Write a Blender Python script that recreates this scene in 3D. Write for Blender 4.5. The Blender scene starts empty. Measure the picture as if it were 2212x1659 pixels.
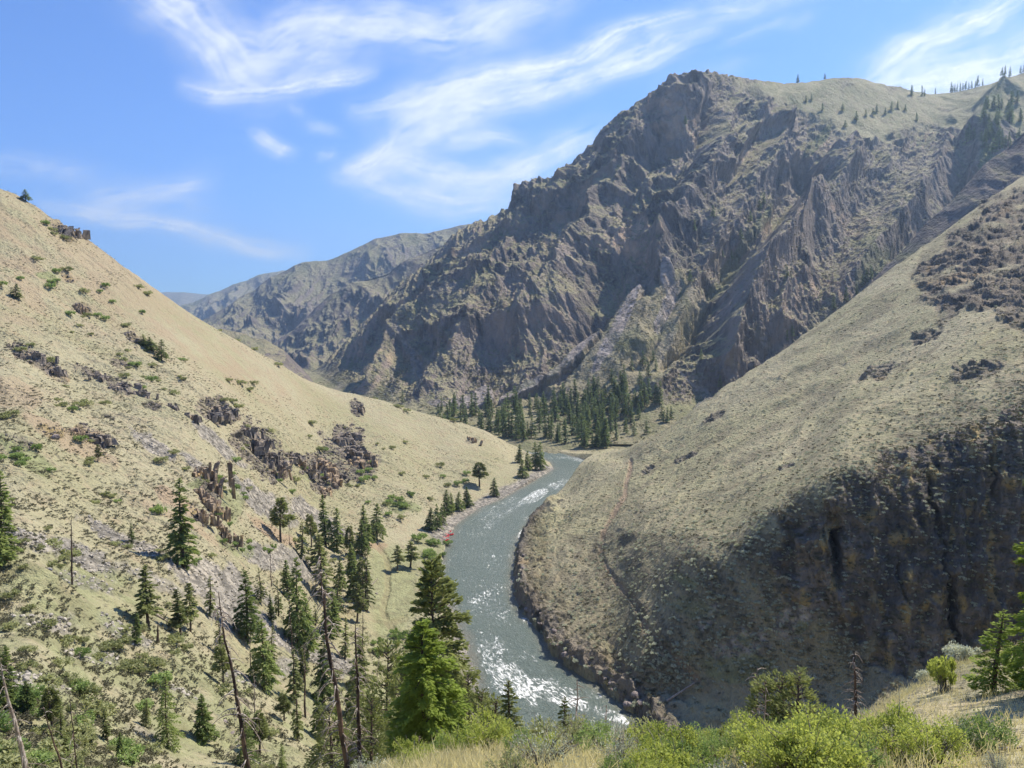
import bpy, math, random
import numpy as np
from mathutils import Vector, Matrix
R = math.radians
random.seed(7); rng = np.random.default_rng(7)
scene = bpy.context.scene
COL = scene.collection

# ------------------------------------------------------------------ camera
FW, FH, FPX = 2212.0, 1659.0, 1663.0        # measuring frame and focal length in its pixels
PITCH = math.atan((829.5 - 700.0) / FPX)
cam_data = bpy.data.cameras.new("camera"); cam = bpy.data.objects.new("camera", cam_data); COL.objects.link(cam)
cam_data.sensor_width = 36.0; cam_data.lens = 36.0 * FPX / FW
cam_data.clip_start = 0.3; cam_data.clip_end = 120000
cam.location = (0, 0, 0); cam.rotation_euler = (math.pi / 2 - PITCH, 0, 0)
scene.camera = cam

# ------------------------------------------------------------------ light
SUN_EL, SUN_AZ = R(53), R(40)               # azimuth from +X towards +Y
sun_dir = Vector((math.cos(SUN_AZ) * math.cos(SUN_EL), math.sin(SUN_AZ) * math.cos(SUN_EL), math.sin(SUN_EL)))
sl = bpy.data.lights.new("sun", 'SUN'); sl.energy = 5.0; sl.angle = R(0.5); sl.color = (1.0, 0.90, 0.74)
so = bpy.data.objects.new("sun", sl); COL.objects.link(so)
so.rotation_euler = sun_dir.to_track_quat('Z', 'Y').to_euler()
world = bpy.data.worlds.new("World"); scene.world = world; world.use_nodes = True
wn = world.node_tree.nodes; wl = world.node_tree.links
sky = wn.new('ShaderNodeTexSky'); sky.sky_type = 'NISHITA'; sky.sun_disc = False
sky.sun_elevation = SUN_EL; sky.sun_rotation = math.pi / 2 - SUN_AZ
sky.altitude = 1200; sky.air_density = 1.0; sky.dust_density = 0.6; sky.ozone_density = 2.5
tint = wn.new('ShaderNodeMix'); tint.data_type = 'RGBA'; tint.blend_type = 'MULTIPLY'; tint.inputs[0].default_value = 1.0
tint.inputs[7].default_value = (0.48, 0.745, 1.16, 1)
wl.new(sky.outputs[0], tint.inputs[6]); wl.new(tint.outputs[2], wn['Background'].inputs[0]); wn['Background'].inputs[1].default_value = 0.108
scene.view_settings.view_transform = 'Standard'; scene.view_settings.look = 'None'
scene.view_settings.gamma = 1; scene.view_settings.exposure = 0.68
scene.cycles.max_bounces = 6; scene.cycles.volume_bounces = 0; scene.cycles.transparent_max_bounces = 12
scene.cycles.diffuse_bounces = 3; scene.cycles.transmission_bounces = 3
scene.cycles.volume_step_rate = 1.0; scene.cycles.use_adaptive_sampling = True

# ------------------------------------------------------------------ maths
def am(x, y):
    """measured frame position -> (x/y slope, z/y slope) of its ray in the world"""
    X = (np.asarray(x, float) - FW / 2) / FPX; Y = (FH / 2 - np.asarray(y, float)) / FPX
    c, s = math.cos(PITCH), math.sin(PITCH)
    f = c + Y * s
    return X / f, (-s + Y * c) / f
def pix(P):
    """world points -> measured frame position"""
    c, s = math.cos(PITCH), math.sin(PITCH)
    f = P[..., 1] * c - P[..., 2] * s; u = P[..., 1] * s + P[..., 2] * c
    f = np.maximum(f, 1e-3)
    return FW / 2 + FPX * P[..., 0] / f, FH / 2 - FPX * u / f
def hsh(ix, iy, iz, seed):
    h = (ix * 374761393 + iy * 668265263 + iz * 2147483647 + seed * 1274126177) & 0xffffffff
    h = ((h ^ (h >> 13)) * 1274126177) & 0xffffffff
    return (h ^ (h >> 16)) & 0xffffffff
def noise2(x, y, seed=0):
    x = np.asarray(x, float); y = np.asarray(y, float)
    ix = np.floor(x).astype(np.int64); iy = np.floor(y).astype(np.int64)
    fx = x - ix; fy = y - iy
    ux = fx * fx * fx * (fx * (fx * 6 - 15) + 10); uy = fy * fy * fy * (fy * (fy * 6 - 15) + 10)
    def g(i, j):
        a = hsh(ix + i, iy + j, 0, seed) * (2 * math.pi / 4294967296.0)
        return np.cos(a) * (fx - i) + np.sin(a) * (fy - j)
    a = g(0, 0); b = g(1, 0); c = g(0, 1); d = g(1, 1)
    return (a + ux * (b - a) + uy * ((c + ux * (d - c)) - (a + ux * (b - a)))) * 1.45
def fbm(x, y, oct=5, seed=0, lac=2.03, gain=0.5):
    s = 0; a = 1; t = 0
    for k in range(oct):
        s = s + a * noise2(x, y, seed + k); t += a; a *= gain; x = x * lac + 13.7; y = y * lac + 7.3
    return s / t
def ridged(x, y, oct=5, seed=0, lac=2.07, gain=0.55):
    s = 0; a = 1; t = 0; w = 1
    for k in range(oct):
        n = 1 - np.abs(noise2(x, y, seed + k)) * 1.6
        n = np.clip(n, 0, 1) ** 2 * w; w = np.clip(n * 1.6, 0.15, 1)
        s = s + a * n; t += a; a *= gain; x = x * lac + 5.1; y = y * lac + 9.2
    return s / t
def sstep(a, b, x):
    t = np.clip((x - a) / (b - a), 0, 1); return t * t * (3 - 2 * t)
def pchip(xk, yk, x):
    """monotone cubic along axis 0 of yk (K, ...) at positions x (N,) -> (N, ...)"""
    xk = np.asarray(xk, float); yk = np.asarray(yk, float)
    h = np.diff(xk); sh = (-1,) + (1,) * (yk.ndim - 1)
    dl = np.diff(yk, axis=0) / h.reshape(sh)
    m = np.zeros_like(yk)
    w1 = (2 * h[1:] + h[:-1]).reshape(sh); w2 = (h[1:] + 2 * h[:-1]).reshape(sh)
    p, q = dl[:-1], dl[1:]
    with np.errstate(divide='ignore', invalid='ignore'):
        hm = (w1 + w2) / (w1 / p + w2 / q)
    m[1:-1] = np.where(p * q > 0, hm, 0); m[0] = dl[0]; m[-1] = dl[-1]
    i = np.clip(np.searchsorted(xk, x) - 1, 0, len(xk) - 2)
    t = ((x - xk[i]) / h[i]).reshape(sh); hh = h[i].reshape(sh)
    return ((1 + 2 * t) * (1 - t) ** 2 * yk[i] + t * (1 - t) ** 2 * hh * m[i]
            + t * t * (3 - 2 * t) * yk[i + 1] + t * t * (t - 1) * hh * m[i + 1])
def seg_dist(px, py, pts, widths=None):
    """distance to a polyline; also parameter along it 0..1 and side"""
    best = np.full(px.shape, 1e9); par = np.zeros(px.shape); n = len(pts) - 1
    for k in range(n):
        ax, ay = pts[k][:2]; bx, by = pts[k + 1][:2]
        dx, dy = bx - ax, by - ay; L = dx * dx + dy * dy + 1e-9
        t = np.clip(((px - ax) * dx + (py - ay) * dy) / L, 0, 1)
        d = np.hypot(px - ax - t * dx, py - ay - t * dy)
        m = d < best
        best = np.where(m, d, best); par = np.where(m, (k + t) / n, par)
    return best, par
def poly_sd(px, py, pts):
    """signed distance to a polygon, negative inside"""
    inside = np.zeros(px.shape, bool); n = len(pts)
    for k in range(n):
        ax, ay = pts[k]; bx, by = pts[(k + 1) % n]
        c = ((ay > py) != (by > py)) & (px < (bx - ax) * (py - ay) / (by - ay + 1e-12) + ax)
        inside ^= c
    d, _ = seg_dist(px, py, list(pts) + [pts[0]])
    return np.where(inside, -d, d)

# ------------------------------------------------------------------ object helpers
def tag(o, label=None, cat=None, group=None, kind=None):
    if label: o['label'] = label
    if cat: o['category'] = cat
    if group: o['group'] = group
    if kind: o['kind'] = kind
    return o
def mesh_from(name, V, F, mats=(), smooth=True, mi=None, attrs=None):
    """V (n,3); F a list of index arrays (k,3) or (k,4)"""
    me = bpy.data.meshes.new(name)
    V = np.asarray(V, np.float32)
    F = [np.asarray(f, np.int32) for f in (F if isinstance(F, (list, tuple)) else [F]) if len(f)]
    nl = sum(f.size for f in F); nf = sum(len(f) for f in F)
    me.vertices.add(len(V)); me.vertices.foreach_set('co', V.ravel())
    me.loops.add(nl); me.loops.foreach_set('vertex_index', np.concatenate([f.ravel() for f in F]))
    me.polygons.add(nf)
    tot = np.concatenate([np.full(len(f), f.shape[1], np.int32) for f in F])
    st = np.concatenate([[0], np.cumsum(tot)[:-1]]).astype(np.int32)
    me.polygons.foreach_set('loop_start', st)
    me.update(calc_edges=True)
    if mi is not None: me.polygons.foreach_set('material_index', np.asarray(mi, np.int32))
    me.polygons.foreach_set('use_smooth', np.full(nf, smooth))
    for m in mats: me.materials.append(m)
    for k, a in (attrs or {}).items():
        if a.ndim == 1:
            at = me.attributes.new(k, 'FLOAT', 'POINT'); at.data.foreach_set('value', a.astype(np.float32))
        else:
            at = me.attributes.new(k, 'FLOAT_COLOR', 'POINT')
            b = np.ones((len(a), 4), np.float32); b[:, :a.shape[1]] = a; at.data.foreach_set('color', b.ravel())
    me.update()
    return me
def link(name, me, parent=None):
    o = bpy.data.objects.new(name, me); COL.objects.link(o)
    if parent: o.parent = parent
    return o
def grid_faces(nr, nc):
    i = np.arange(nr * nc, dtype=np.int32).reshape(nr, nc)
    return np.stack([i[:-1, :-1], i[:-1, 1:], i[1:, 1:], i[1:, :-1]], -1).reshape(-1, 4)

# ------------------------------------------------------------------ material helpers
class Mat:
    def __init__(s, name):
        s.m = bpy.data.materials.new(name); s.m.use_nodes = True
        s.t = s.m.node_tree; s.n = s.t.nodes; s.b = s.n['Principled BSDF']; s.b.inputs['Specular IOR Level'].default_value = 0.2
        s.b.inputs['Roughness'].default_value = 0.9
    def L(s, a, b): s.t.links.new(a, b); return s
    def new(s, typ, **kw):
        x = s.n.new(typ)
        for k, v in kw.items(): setattr(x, k, v)
        return x
    def attr(s, name): return s.new('ShaderNodeAttribute', attribute_name=name)
    def pos(s): return s.new('ShaderNodeNewGeometry').outputs['Position']
    def noise(s, scale, detail=4, rough=0.6, vec=None, dist=0):
        x = s.new('ShaderNodeTexNoise'); x.inputs['Scale'].default_value = scale
        x.inputs['Detail'].default_value = detail; x.inputs['Roughness'].default_value = rough; x.inputs['Distortion'].default_value = dist
        s.L(vec if vec is not None else s.pos(), x.inputs['Vector']); return x.outputs['Fac']
    def math(s, op, a, b=None, c=None, clamp=False):
        x = s.new('ShaderNodeMath', operation=op, use_clamp=clamp)
        for i, v in enumerate((a, b, c)):
            if v is None: continue
            if isinstance(v, (int, float)): x.inputs[i].default_value = v
            else: s.L(v, x.inputs[i])
        return x.outputs[0]
    def ramp(s, fac, stops, mode='LINEAR'):
        x = s.new('ShaderNodeValToRGB'); e = x.color_ramp; e.interpolation = mode
        while len(e.elements) < len(stops): e.elements.new(0.5)
        for el, (p, c) in zip(e.elements, stops):
            el.position = p; el.color = (*c, 1) if len(c) == 3 else c
        s.L(fac, x.inputs[0]); return x.outputs[0]
    def ss(s, fac, a, b):
        x = s.new('ShaderNodeMapRange', interpolation_type='SMOOTHSTEP')
        x.inputs[1].default_value = a; x.inputs[2].default_value = b; s.L(fac, x.inputs[0]); return x.outputs[0]
    def mix(s, fac, a, b, mode='MIX'):
        x = s.new('ShaderNodeMix', data_type='RGBA', blend_type=mode)
        for v, i in ((fac, 0), (a, 6), (b, 7)):
            if isinstance(v, (int, float)): x.inputs[i].default_value = v
            elif isinstance(v, tuple): x.inputs[i].default_value = (*v, 1)
            else: s.L(v, x.inputs[i])
        return x.outputs[2]
    def bump(s, h, strength=0.6, dist=1.0):
        x = s.new('ShaderNodeBump'); x.inputs['Strength'].default_value = strength; x.inputs['Distance'].default_value = dist
        s.L(h, x.inputs['Height']); s.L(x.outputs[0], s.b.inputs['Normal']); return x
    def col(s, c): s.L(c, s.b.inputs['Base Color']); return s.m
def sep(M, a):
    x = M.new('ShaderNodeSeparateColor'); M.L(a.outputs['Color'], x.inputs[0]); return x.outputs

def terrain_mat(name, sc, grass1, grass2, rock1, rock2, rock3, talus1, talus2, green, dirt, speck=1.0):
    """masks: m1 = rock, green, talus ; m2 = dirt, sage, speckle.  sc = size of the finest detail in metres"""
    M = Mat(name); k = 1.0 / sc
    a = sep(M, M.attr('m1')); b = sep(M, M.attr('m2'))
    n1 = M.noise(k * 0.02, 5, 0.6); n2 = M.noise(k * 0.25, 4, 0.65); n3 = M.noise(k * 1.1, 3, 0.6)
    g = M.mix(M.ss(n1, 0.35, 0.65), grass1, grass2)
    g = M.mix(M.math('MULTIPLY', M.ss(n2, 0.45, 0.7), 0.5), g, dirt)
    n4 = M.noise(k * 0.45, 3, 0.7); g = M.mix(M.math('MULTIPLY', M.ss(n4, 0.52, 0.62), M.math('MULTIPLY', b[2], 0.55)), g, (0.19, 0.185, 0.12))
    # tussocks and low scrub as dark flecks on the ground
    fl = M.math('MULTIPLY', M.ss(n3, 0.56, 0.68), M.math('MULTIPLY_ADD', b[2], 0.9 * speck, 0.25 * speck), clamp=True)
    g = M.mix(fl, g, tuple(0.42 * c for c in grass1))
    g = M.mix(b[0], g, dirt)
    sg = M.mix(M.ss(n3, 0.4, 0.6), (0.17, 0.15, 0.105), (0.075, 0.07, 0.05))
    g = M.mix(M.math('MULTIPLY', b[1], 0.85), g, sg)
    v = M.new('ShaderNodeTexVoronoi', feature='F1'); v.inputs['Scale'].default_value = k * 0.55; M.L(M.pos(), v.inputs['Vector'])
    tl = M.mix(M.ss(M.noise(k * 0.08, 3), 0.4, 0.6), talus1, talus2)
    tl = M.mix(M.ss(v.outputs['Distance'], 0.25, 0.75), tl, tuple(0.55 * c for c in talus1))
    g = M.mix(a[2], g, tl)
    st = M.new('ShaderNodeMapping'); st.inputs['Scale'].default_value = (1, 1, 0.28); M.L(M.pos(), st.inputs['Vector'])
    r1 = M.noise(k * 0.06, 6, 0.62, st.outputs[0], 0.6); r2 = M.noise(k * 0.5, 5, 0.7, st.outputs[0])
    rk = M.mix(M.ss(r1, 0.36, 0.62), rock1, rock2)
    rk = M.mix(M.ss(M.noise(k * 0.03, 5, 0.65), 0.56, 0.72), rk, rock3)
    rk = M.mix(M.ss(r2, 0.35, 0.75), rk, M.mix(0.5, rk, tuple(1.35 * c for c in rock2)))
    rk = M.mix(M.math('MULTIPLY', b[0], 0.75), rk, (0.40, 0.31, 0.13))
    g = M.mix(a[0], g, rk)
    gr = M.mix(M.ss(n2, 0.35, 0.65), green, tuple(0.6 * c for c in green))
    g = M.mix(M.math('MULTIPLY', a[1], 0.9), g, gr)
    h = M.math('ADD', M.math('MULTIPLY', n3, 0.5), M.math('MULTIPLY', r2, 0.9))
    M.bump(h, 1.0, sc * 1.5)
    return M.col(g)

# ------------------------------------------------------------------ the river's outline (plane z = RZ)
RZ = -140.0
def on_river(x, y):
    a, m = am(x, y); d = RZ / m; return (float(a * d), float(d))
left_px = [(1109, 968), (1160, 984), (1188, 999), (1197, 1013), (1150, 1040), (1090, 1074), (1035, 1098), (985, 1132), (966, 1165), (956, 1200),
           (948, 1240), (958, 1290), (985, 1330), (1000, 1380), (1018, 1430), (1038, 1500), (1060, 1570)]
right_px = [(1106, 957), (1184, 969), (1240, 986), (1282, 996), (1245, 1040), (1200, 1080), (1150, 1120), (1126, 1160), (1114, 1200), (1109, 1260),
            (1115, 1300), (1140, 1335), (1172, 1370), (1190, 1410), (1240, 1450), (1300, 1482), (1355, 1530), (1390, 1562)]
LB = [(-150, 880), (-40, 872)] + [on_river(*p) for p in left_px] + [(0, 220), (25, 180), (80, 140), (250, 120)]
RB = [(-150, 960), (-40, 925)] + [on_river(*p) for p in right_px] + [(52, 225), (70, 190), (115, 165), (250, 150)]
RIVER = LB + RB[::-1]
GRAVEL = [(1200, 1010), (1205, 1014), (1150, 1046), (1090, 1081), (1035, 1106), (985, 1142), (970, 1170), (945, 1180), (925, 1150), (985, 1105), (1050, 1070), (1110, 1040), (1160, 1012)]

# ------------------------------------------------------------------ ground sheet: lofted profiles
def Y(d, y): return (d, 'y', y)
def Z(d, z): return (d, 'z', z)
near = [Z(1.5, -1.7), Z(8, -5.2)]
G = {   # x in the measured frame : profile from the camera outward
 -1500: near + [Z(25, -13), Z(50, -26), Z(75, -32), Z(110, -25), Z(160, 0), Z(230, 40), Z(330, 90), Z(450, 150), Z(560, 220), Z(700, 200), Z(1000, 150)],
 -500: near + [Z(25, -14), Z(50, -29), Z(75, -38), Z(105, -38), Z(160, -28), Z(230, -8), Z(330, 30), Z(450, 100), Z(560, 170), Z(700, 150), Z(1000, 100)],
 0:   near + [Z(25, -15.5), Z(50, -32), Y(72, 1659), Y(100, 1500), Y(160, 1200), Y(230, 1000), Y(330, 800), Y(450, 600), Y(560, 395), Z(700, 80), Z(1000, 10)],
 200: near + [Z(25, -15.8), Z(50, -33), Y(92, 1659), Y(125, 1500), Y(190, 1210), Y(270, 1010), Y(375, 820), Y(470, 700), Y(590, 522), Z(720, 40), Z(1000, -20)],
 400: near + [Z(25, -16), Z(52, -35), Y(115, 1659), Y(150, 1500), Y(222, 1215), Y(315, 1010), Y(420, 840), Y(510, 770), Y(630, 664), Z(760, -10), Z(1000, -60)],
 600: near + [Z(25, -16), Z(54, -36), Y(128, 1659), Y(190, 1500), Y(290, 1270), Y(400, 1100), Y(480, 990), Y(570, 890), Y(690, 785), Z(800, -55), Z(1000, -100)],
 700: near + [Z(25, -16), Z(56, -36), Z(110, -72), Y(230, 1500), Y(345, 1300), Y(450, 1140), Y(540, 1035), Y(640, 925), Y(740, 835), Z(840, -75), Z(1000, -120)],
 830: near + [Y(24, 1672), Z(60, -36), Z(125, -86), Y(268, 1500), Y(370, 1300), Y(475, 1150), Y(570, 1045), Y(680, 945), Y(780, 866), Z(860, -95), Z(1000, -138)],
 960: near + [Y(23, 1635), Z(62, -38), Z(140, -98), Z(262, -138), Z(380, -139), Z(500, -139), Y(580, 1085), Y(690, 1000), Y(790, 905), Z(840, -112), Z(1000, -138)],
 1050: near + [Y(22, 1630), Z(62, -40), Z(150, -108), Z(262, -140), Z(380, -141), Z(520, -141), Y(610, 1075), Y(710, 1000), Y(815, 932), Z(850, -124), Z(1000, -138)],
 1120: near + [Y(22, 1622), Z(62, -40), Z(155, -112), Z(262, -141), Z(380, -139), Z(520, -138), Z(630, -139), Y(735, 1003), Z(845, -137), Z(880, -139), Z(1000, -138)],
 1200: near + [Y(22, 1616), Z(62, -41), Z(160, -118), Z(262, -142), Z(325, -134), Z(440, -129), Z(560, -133), Z(680, -140), Z(800, -140), Z(880, -139), Z(1000, -138)],
 1300: near + [Y(22, 1612), Z(62, -42), Z(160, -120), Z(265, -140), Y(330, 1330), Y(420, 1180), Y(530, 1065), Y(640, 990), Y(740, 982), Z(860, -139), Z(1000, -138)],
 1400: near + [Y(22, 1610), Z(62, -42), Z(165, -122), Y(268, 1520), Y(282, 1400), Y(350, 1195), Y(430, 1095), Y(530, 1010), Y(625, 945), Z(820, -135), Z(1000, -138)],
 1550: near + [Y(22, 1608), Z(62, -42), Z(170, -122), Y(258, 1480), Y(270, 1340), Y(288, 1190), Y(370, 1080), Y(490, 960), Y(635, 847), Z(800, -110), Z(1000, -138)],
 1700: near + [Y(22, 1606), Z(62, -42), Z(175, -118), Y(248, 1470), Y(260, 1270), Y(277, 1085), Y(335, 1020), Y(450, 920), Y(650, 745), Z(800, -75), Z(1000, -120)],
 1850: near + [Y(24, 1592), Z(52, -31), Z(175, -110), Y(240, 1450), Y(250, 1250), Y(268, 1020), Y(340, 915), Y(470, 810), Y(680, 628), Z(820, -20), Z(1100, -100)],
 2000: near + [Y(34, 1496), Z(55, -31), Z(165, -100), Y(232, 1430), Y(248, 1200), Y(268, 1010), Y(320, 890), Y(440, 745), Y(725, 515), Z(860, 30), Z(1200, -60)],
 2110: near + [Y(40, 1438), Z(58, -30), Z(165, -100), Y(232, 1430), Y(246, 1180), Y(264, 960), Y(310, 860), Y(430, 690), Y(770, 430), Z(900, 60), Z(1250, -30)],
 2212: near + [Y(40, 1410), Z(58, -29), Z(165, -100), Y(232, 1430), Y(246, 1160), Y(262, 920), Y(305, 830), Y(430, 650), Y(820, 362), Z(950, 110), Z(1300, 20)],
 2700: near + [Z(40, -13), Z(58, -22), Z(165, -90), Z(232, -90), Z(246, -45), Z(262, 10), Z(305, 40), Z(430, 90), Z(820, 260), Z(950, 200), Z(1300, 120)],
 3700: near + [Z(40, -6), Z(58, -10), Z(165, -60), Z(232, -60), Z(246, 0), Z(262, 40), Z(305, 70), Z(430, 120), Z(820, 320), Z(950, 260), Z(1300, 180)],
}
def loft(G, cols, segs):
    """-> arrays A(nc), D(nr,nc), M(nr,nc)"""
    xs = sorted(G); nl = len(G[xs[0]])
    aK = np.array([float(am(x, 829.5)[0]) for x in xs])
    ld = np.array([[math.log(p[0]) for p in G[x]] for x in xs])
    mk = np.array([[float(am(x, p[2])[1]) if p[1] == 'y' else p[2] / p[0] for p in G[x]] for x in xs])
    A = cols
    LD = pchip(aK, ld, A); MM = pchip(aK, mk, A)                  # (nc, nl)
    t = np.concatenate([np.linspace(k, k + 1, n, endpoint=False) for k, n in enumerate(segs)] + [[nl - 1]])
    D = np.exp(pchip(np.arange(nl), LD.T, t)); MM = pchip(np.arange(nl), MM.T, t)
    return D, MM
def columns(n_in, n_out, lim=1.9, extra=None):
    e = 0.705
    l = -e - (np.linspace(1, 0, n_out, endpoint=False)) ** 1.5 * (lim - e)
    return np.concatenate([l, np.linspace(-e, e, n_in), -l[::-1]])
def normals(P):
    du = np.gradient(P, axis=1); dv = np.gradient(P, axis=0)
    n = np.cross(du, dv); n /= np.linalg.norm(n, axis=-1, keepdims=True) + 1e-9
    return n * np.sign(n[..., 2:3] + 1e-9)
def blobs(px, py, items, warp=0.35, seed=50):
    """soft union of rotated ellipses (cx, cy, rx, ry, degrees) in the measured frame, with ragged edges"""
    m = np.zeros(px.shape)
    wob = fbm(px / 26, py / 26, 4, seed) * warp
    for it in items:
        cx, cy, rx, ry, an = it[:5]; s = it[5] if len(it) > 5 else 1.0
        c, q = math.cos(R(an)), math.sin(R(an)); dx = px - cx; dy = py - cy
        e = np.hypot((dx * c + dy * q) / rx, (-dx * q + dy * c) / ry)
        m = np.maximum(m, s * sstep(1.15, 0.75, e + wob))
    return m
def inpoly(px, py, pts, soft=15, warp=12, seed=60):
    d = poly_sd(px, py, pts) + fbm(px / 60, py / 60, 4, seed) * warp
    return sstep(soft, -soft, d)

cols = columns(1060, 60)
segs = [8, 14, 70, 40, 60, 150, 190, 190, 170, 170, 190, 40, 20][:12]
segs = [8, 16, 90, 50, 70, 150, 200, 190, 170, 170, 40, 16]
D, MM = loft(G, cols, segs)
A = np.broadcast_to(cols, D.shape)
P = np.stack([A * D, D, MM * D], -1)
PX, PY = pix(P)
wx, wy = P[..., 0], P[..., 1]
# ---- masks
sd = poly_sd(wx, wy, RIVER)
farG = sstep(195, 228, D)
left_side = (PX < 1200 - (PY - 1000) * 0.2) | (wx < -20)
rock_left = blobs(PX, PY, [(135, 495, 34, 12, 38), (60, 430, 14, 6, 35), (290, 735, 22, 12, 40), (180, 665, 22, 8, 20), (145, 605, 18, 8, 10),
    (470, 885, 55, 22, 25), (545, 955, 50, 40, 40), (590, 1000, 42, 42, 60), (690, 1010, 60, 30, 20), (745, 960, 48, 48, 0), (765, 1000, 40, 55, 80),
    (700, 1045, 36, 22, 0), (440, 1035, 34, 22, 60), (455, 1085, 38, 18, 70), (430, 1120, 30, 14, 60), (492, 1165, 26, 14, 65), (190, 945, 40, 24, 20), (120, 935, 30, 12, 20),
    (60, 765, 50, 16, 25), (120, 800, 40, 12, 25), (255, 835, 36, 14, 30), (190, 800, 34, 12, 20), (260, 780, 22, 10, 10), (40, 960, 30, 12, 10), (770, 880, 20, 14, 60), (1020, 950, 16, 8, 0), (230, 900, 20, 8, 10), (330, 880, 20, 8, 10)], 0.75, 51)
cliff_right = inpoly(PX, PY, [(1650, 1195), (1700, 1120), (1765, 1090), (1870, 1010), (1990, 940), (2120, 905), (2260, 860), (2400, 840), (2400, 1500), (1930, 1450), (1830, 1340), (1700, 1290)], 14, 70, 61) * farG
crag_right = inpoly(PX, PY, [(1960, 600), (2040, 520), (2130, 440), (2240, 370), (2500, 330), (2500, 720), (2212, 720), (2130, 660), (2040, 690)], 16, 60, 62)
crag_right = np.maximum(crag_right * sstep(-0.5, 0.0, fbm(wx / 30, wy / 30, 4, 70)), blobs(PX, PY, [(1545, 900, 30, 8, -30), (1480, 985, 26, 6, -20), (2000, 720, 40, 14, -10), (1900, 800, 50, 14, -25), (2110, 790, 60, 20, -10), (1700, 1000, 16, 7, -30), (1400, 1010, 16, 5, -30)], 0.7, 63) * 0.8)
bank = sstep(14, 2, sd) * (sd > 0) * sstep(0.0, 0.12, (PX - 1085) / 1000 * 8) * (wy < 560) * (wx > -20) * (wy > 150)
patchy = sstep(-0.25, 0.12, fbm(wx / 9, (wy + P[..., 2]) / 9, 4, 71))
rock_left = rock_left * (0.35 + 0.65 * patchy)
rock = np.clip(np.maximum(np.maximum(rock_left, cliff_right), np.maximum(crag_right, bank)), 0, 1)
talus = np.maximum(blobs(PX, PY, [(100, 1330, 80, 16, 15, .8), (200, 1410, 70, 14, 15, .8), (400, 1500, 60, 14, 20, .7), (520, 1450, 60, 14, 20, .8), (330, 1250, 90, 12, 22, .7), (600, 1110, 60, 12, 30, .8), (330, 1590, 60, 14, 20, .6), (130, 1190, 150, 26, 16), (300, 1180, 130, 16, 25), (470, 1260, 130, 40, 22), (520, 1330, 90, 34, 22), (560, 1080, 90, 26, 30), (690, 1120, 90, 20, 28), (640, 1220, 70, 26, 30), (270, 1380, 60, 16, 25), (60, 1480, 90, 22, 15),
    (640, 1400, 70, 22, 25), (720, 1440, 60, 18, 20), (560, 1200, 60, 20, 32), (430, 1010, 60, 14, 40), (470, 960, 70, 16, 40), (330, 960, 60, 16, 35), (700, 1110, 12, 12, 0), (610, 1440, 30, 14, 20), (180, 1270, 80, 16, 20)], 0.6, 52),
    farG * blobs(PX, PY, [(1720, 1330, 60, 34, -40), (1600, 1400, 70, 40, -30), (1760, 1260, 14, 40, 20), (1530, 1330, 14, 40, 30)], 0.5, 53))
gravel = inpoly(PX, PY, GRAVEL, 5, 4, 64)
gravel = np.maximum(gravel, sstep(9, 1, sd) * (wx < 15) * (wy < 400) * (PX < 1080))
talus = np.maximum(talus, gravel)
green = blobs(PX, PY, [(60, 990, 70, 26, 35), (420, 1050, 20, 10, 0), (100, 600, 30, 8, 10), (500, 1090, 30, 40, 0, .8), (510, 1180, 50, 16, 20, .8), (870, 1095, 40, 14, 10), (660, 1030, 24, 10, 20, .6), (1480, 1250, 30, 12, 30, .8), (1500, 1310, 60, 20, 20, .5),
    (160, 1250, 60, 14, 20, .7), (60, 1260, 40, 16, 0, .7), (240, 1240, 40, 10, 20, .7), (1600, 1440, 90, 30, 0, .8), (930, 1190, 40, 30, 60, .7), (2050, 1440, 60, 16, 0, .5), (1730, 1350, 12, 16, 40, .9), (1610, 1380, 20, 12, 40, .7)], 0.6, 54)
brown = inpoly(PX, PY, [(-400, 300), (0, 395), (360, 640), (600, 800), (680, 860), (560, 880), (400, 790), (200, 700), (0, 700), (-400, 600)], 60, 60, 82)
green = np.maximum(green, 0.75 * inpoly(PX, PY, [(-300, 1180), (0, 1230), (250, 1230), (430, 1400), (620, 1440), (760, 1500), (900, 1400), (960, 1500), (820, 1900), (-300, 1900)], 50, 60, 83) * sstep(-0.3, 0.15, fbm(wx / 9, wy / 9, 4, 84)))
meadow = inpoly(PX, PY, [(800, 1180), (850, 1130), (930, 1110), (985, 1070), (1080, 1010), (1110, 985), (1150, 1000), (1110, 1040), (1000, 1095), (940, 1150), (935, 1200), (900, 1240), (910, 1300), (860, 1390), (810, 1400), (790, 1300), (800, 1220)], 12, 14, 65)
meadow_green = inpoly(PX, PY, [(800, 1190), (850, 1180), (915, 1200), (900, 1240), (905, 1300), (860, 1390), (820, 1400), (790, 1290)], 14, 12, 66)
dirt = blobs(PX, PY, [(150, 950, 120, 22, 30, .7), (380, 1090, 60, 16, 30, .9), (590, 1150, 60, 14, 32, .9), (230, 560, 200, 60, 38, .45), (30, 850, 80, 30, 10, .5), (390, 1130, 120, 10, 28, .6), (815, 1180, 22, 8, 0, 1)], 0.5, 55)
trail_px = [[(1363, 990), (1362, 1010), (1352, 1040), (1350, 1068), (1335, 1090), (1318, 1120), (1303, 1150), (1298, 1190), (1310, 1225), (1335, 1250), (1365, 1285), (1385, 1320), (1398, 1352), (1430, 1385), (1470, 1420), (1505, 1460)],
            [(815, 1180), (832, 1200), (840, 1230), (836, 1250), (838, 1270), (830, 1300), (826, 1320), (838, 1345), (850, 1360)], [(840, 1345), (875, 1335)]]
td = np.full(PX.shape, 1e9)
for tp in trail_px:
    d_, _ = seg_dist(PX, PY, tp); td = np.minimum(td, d_ * D / FPX * 1.0)   # metres
trail = sstep(1.9, 1.0, td)
dirt = np.maximum(dirt, 0.6 * brown * sstep(-0.3, 0.3, fbm(wx / 18, wy / 18, 4, 85)))
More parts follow.
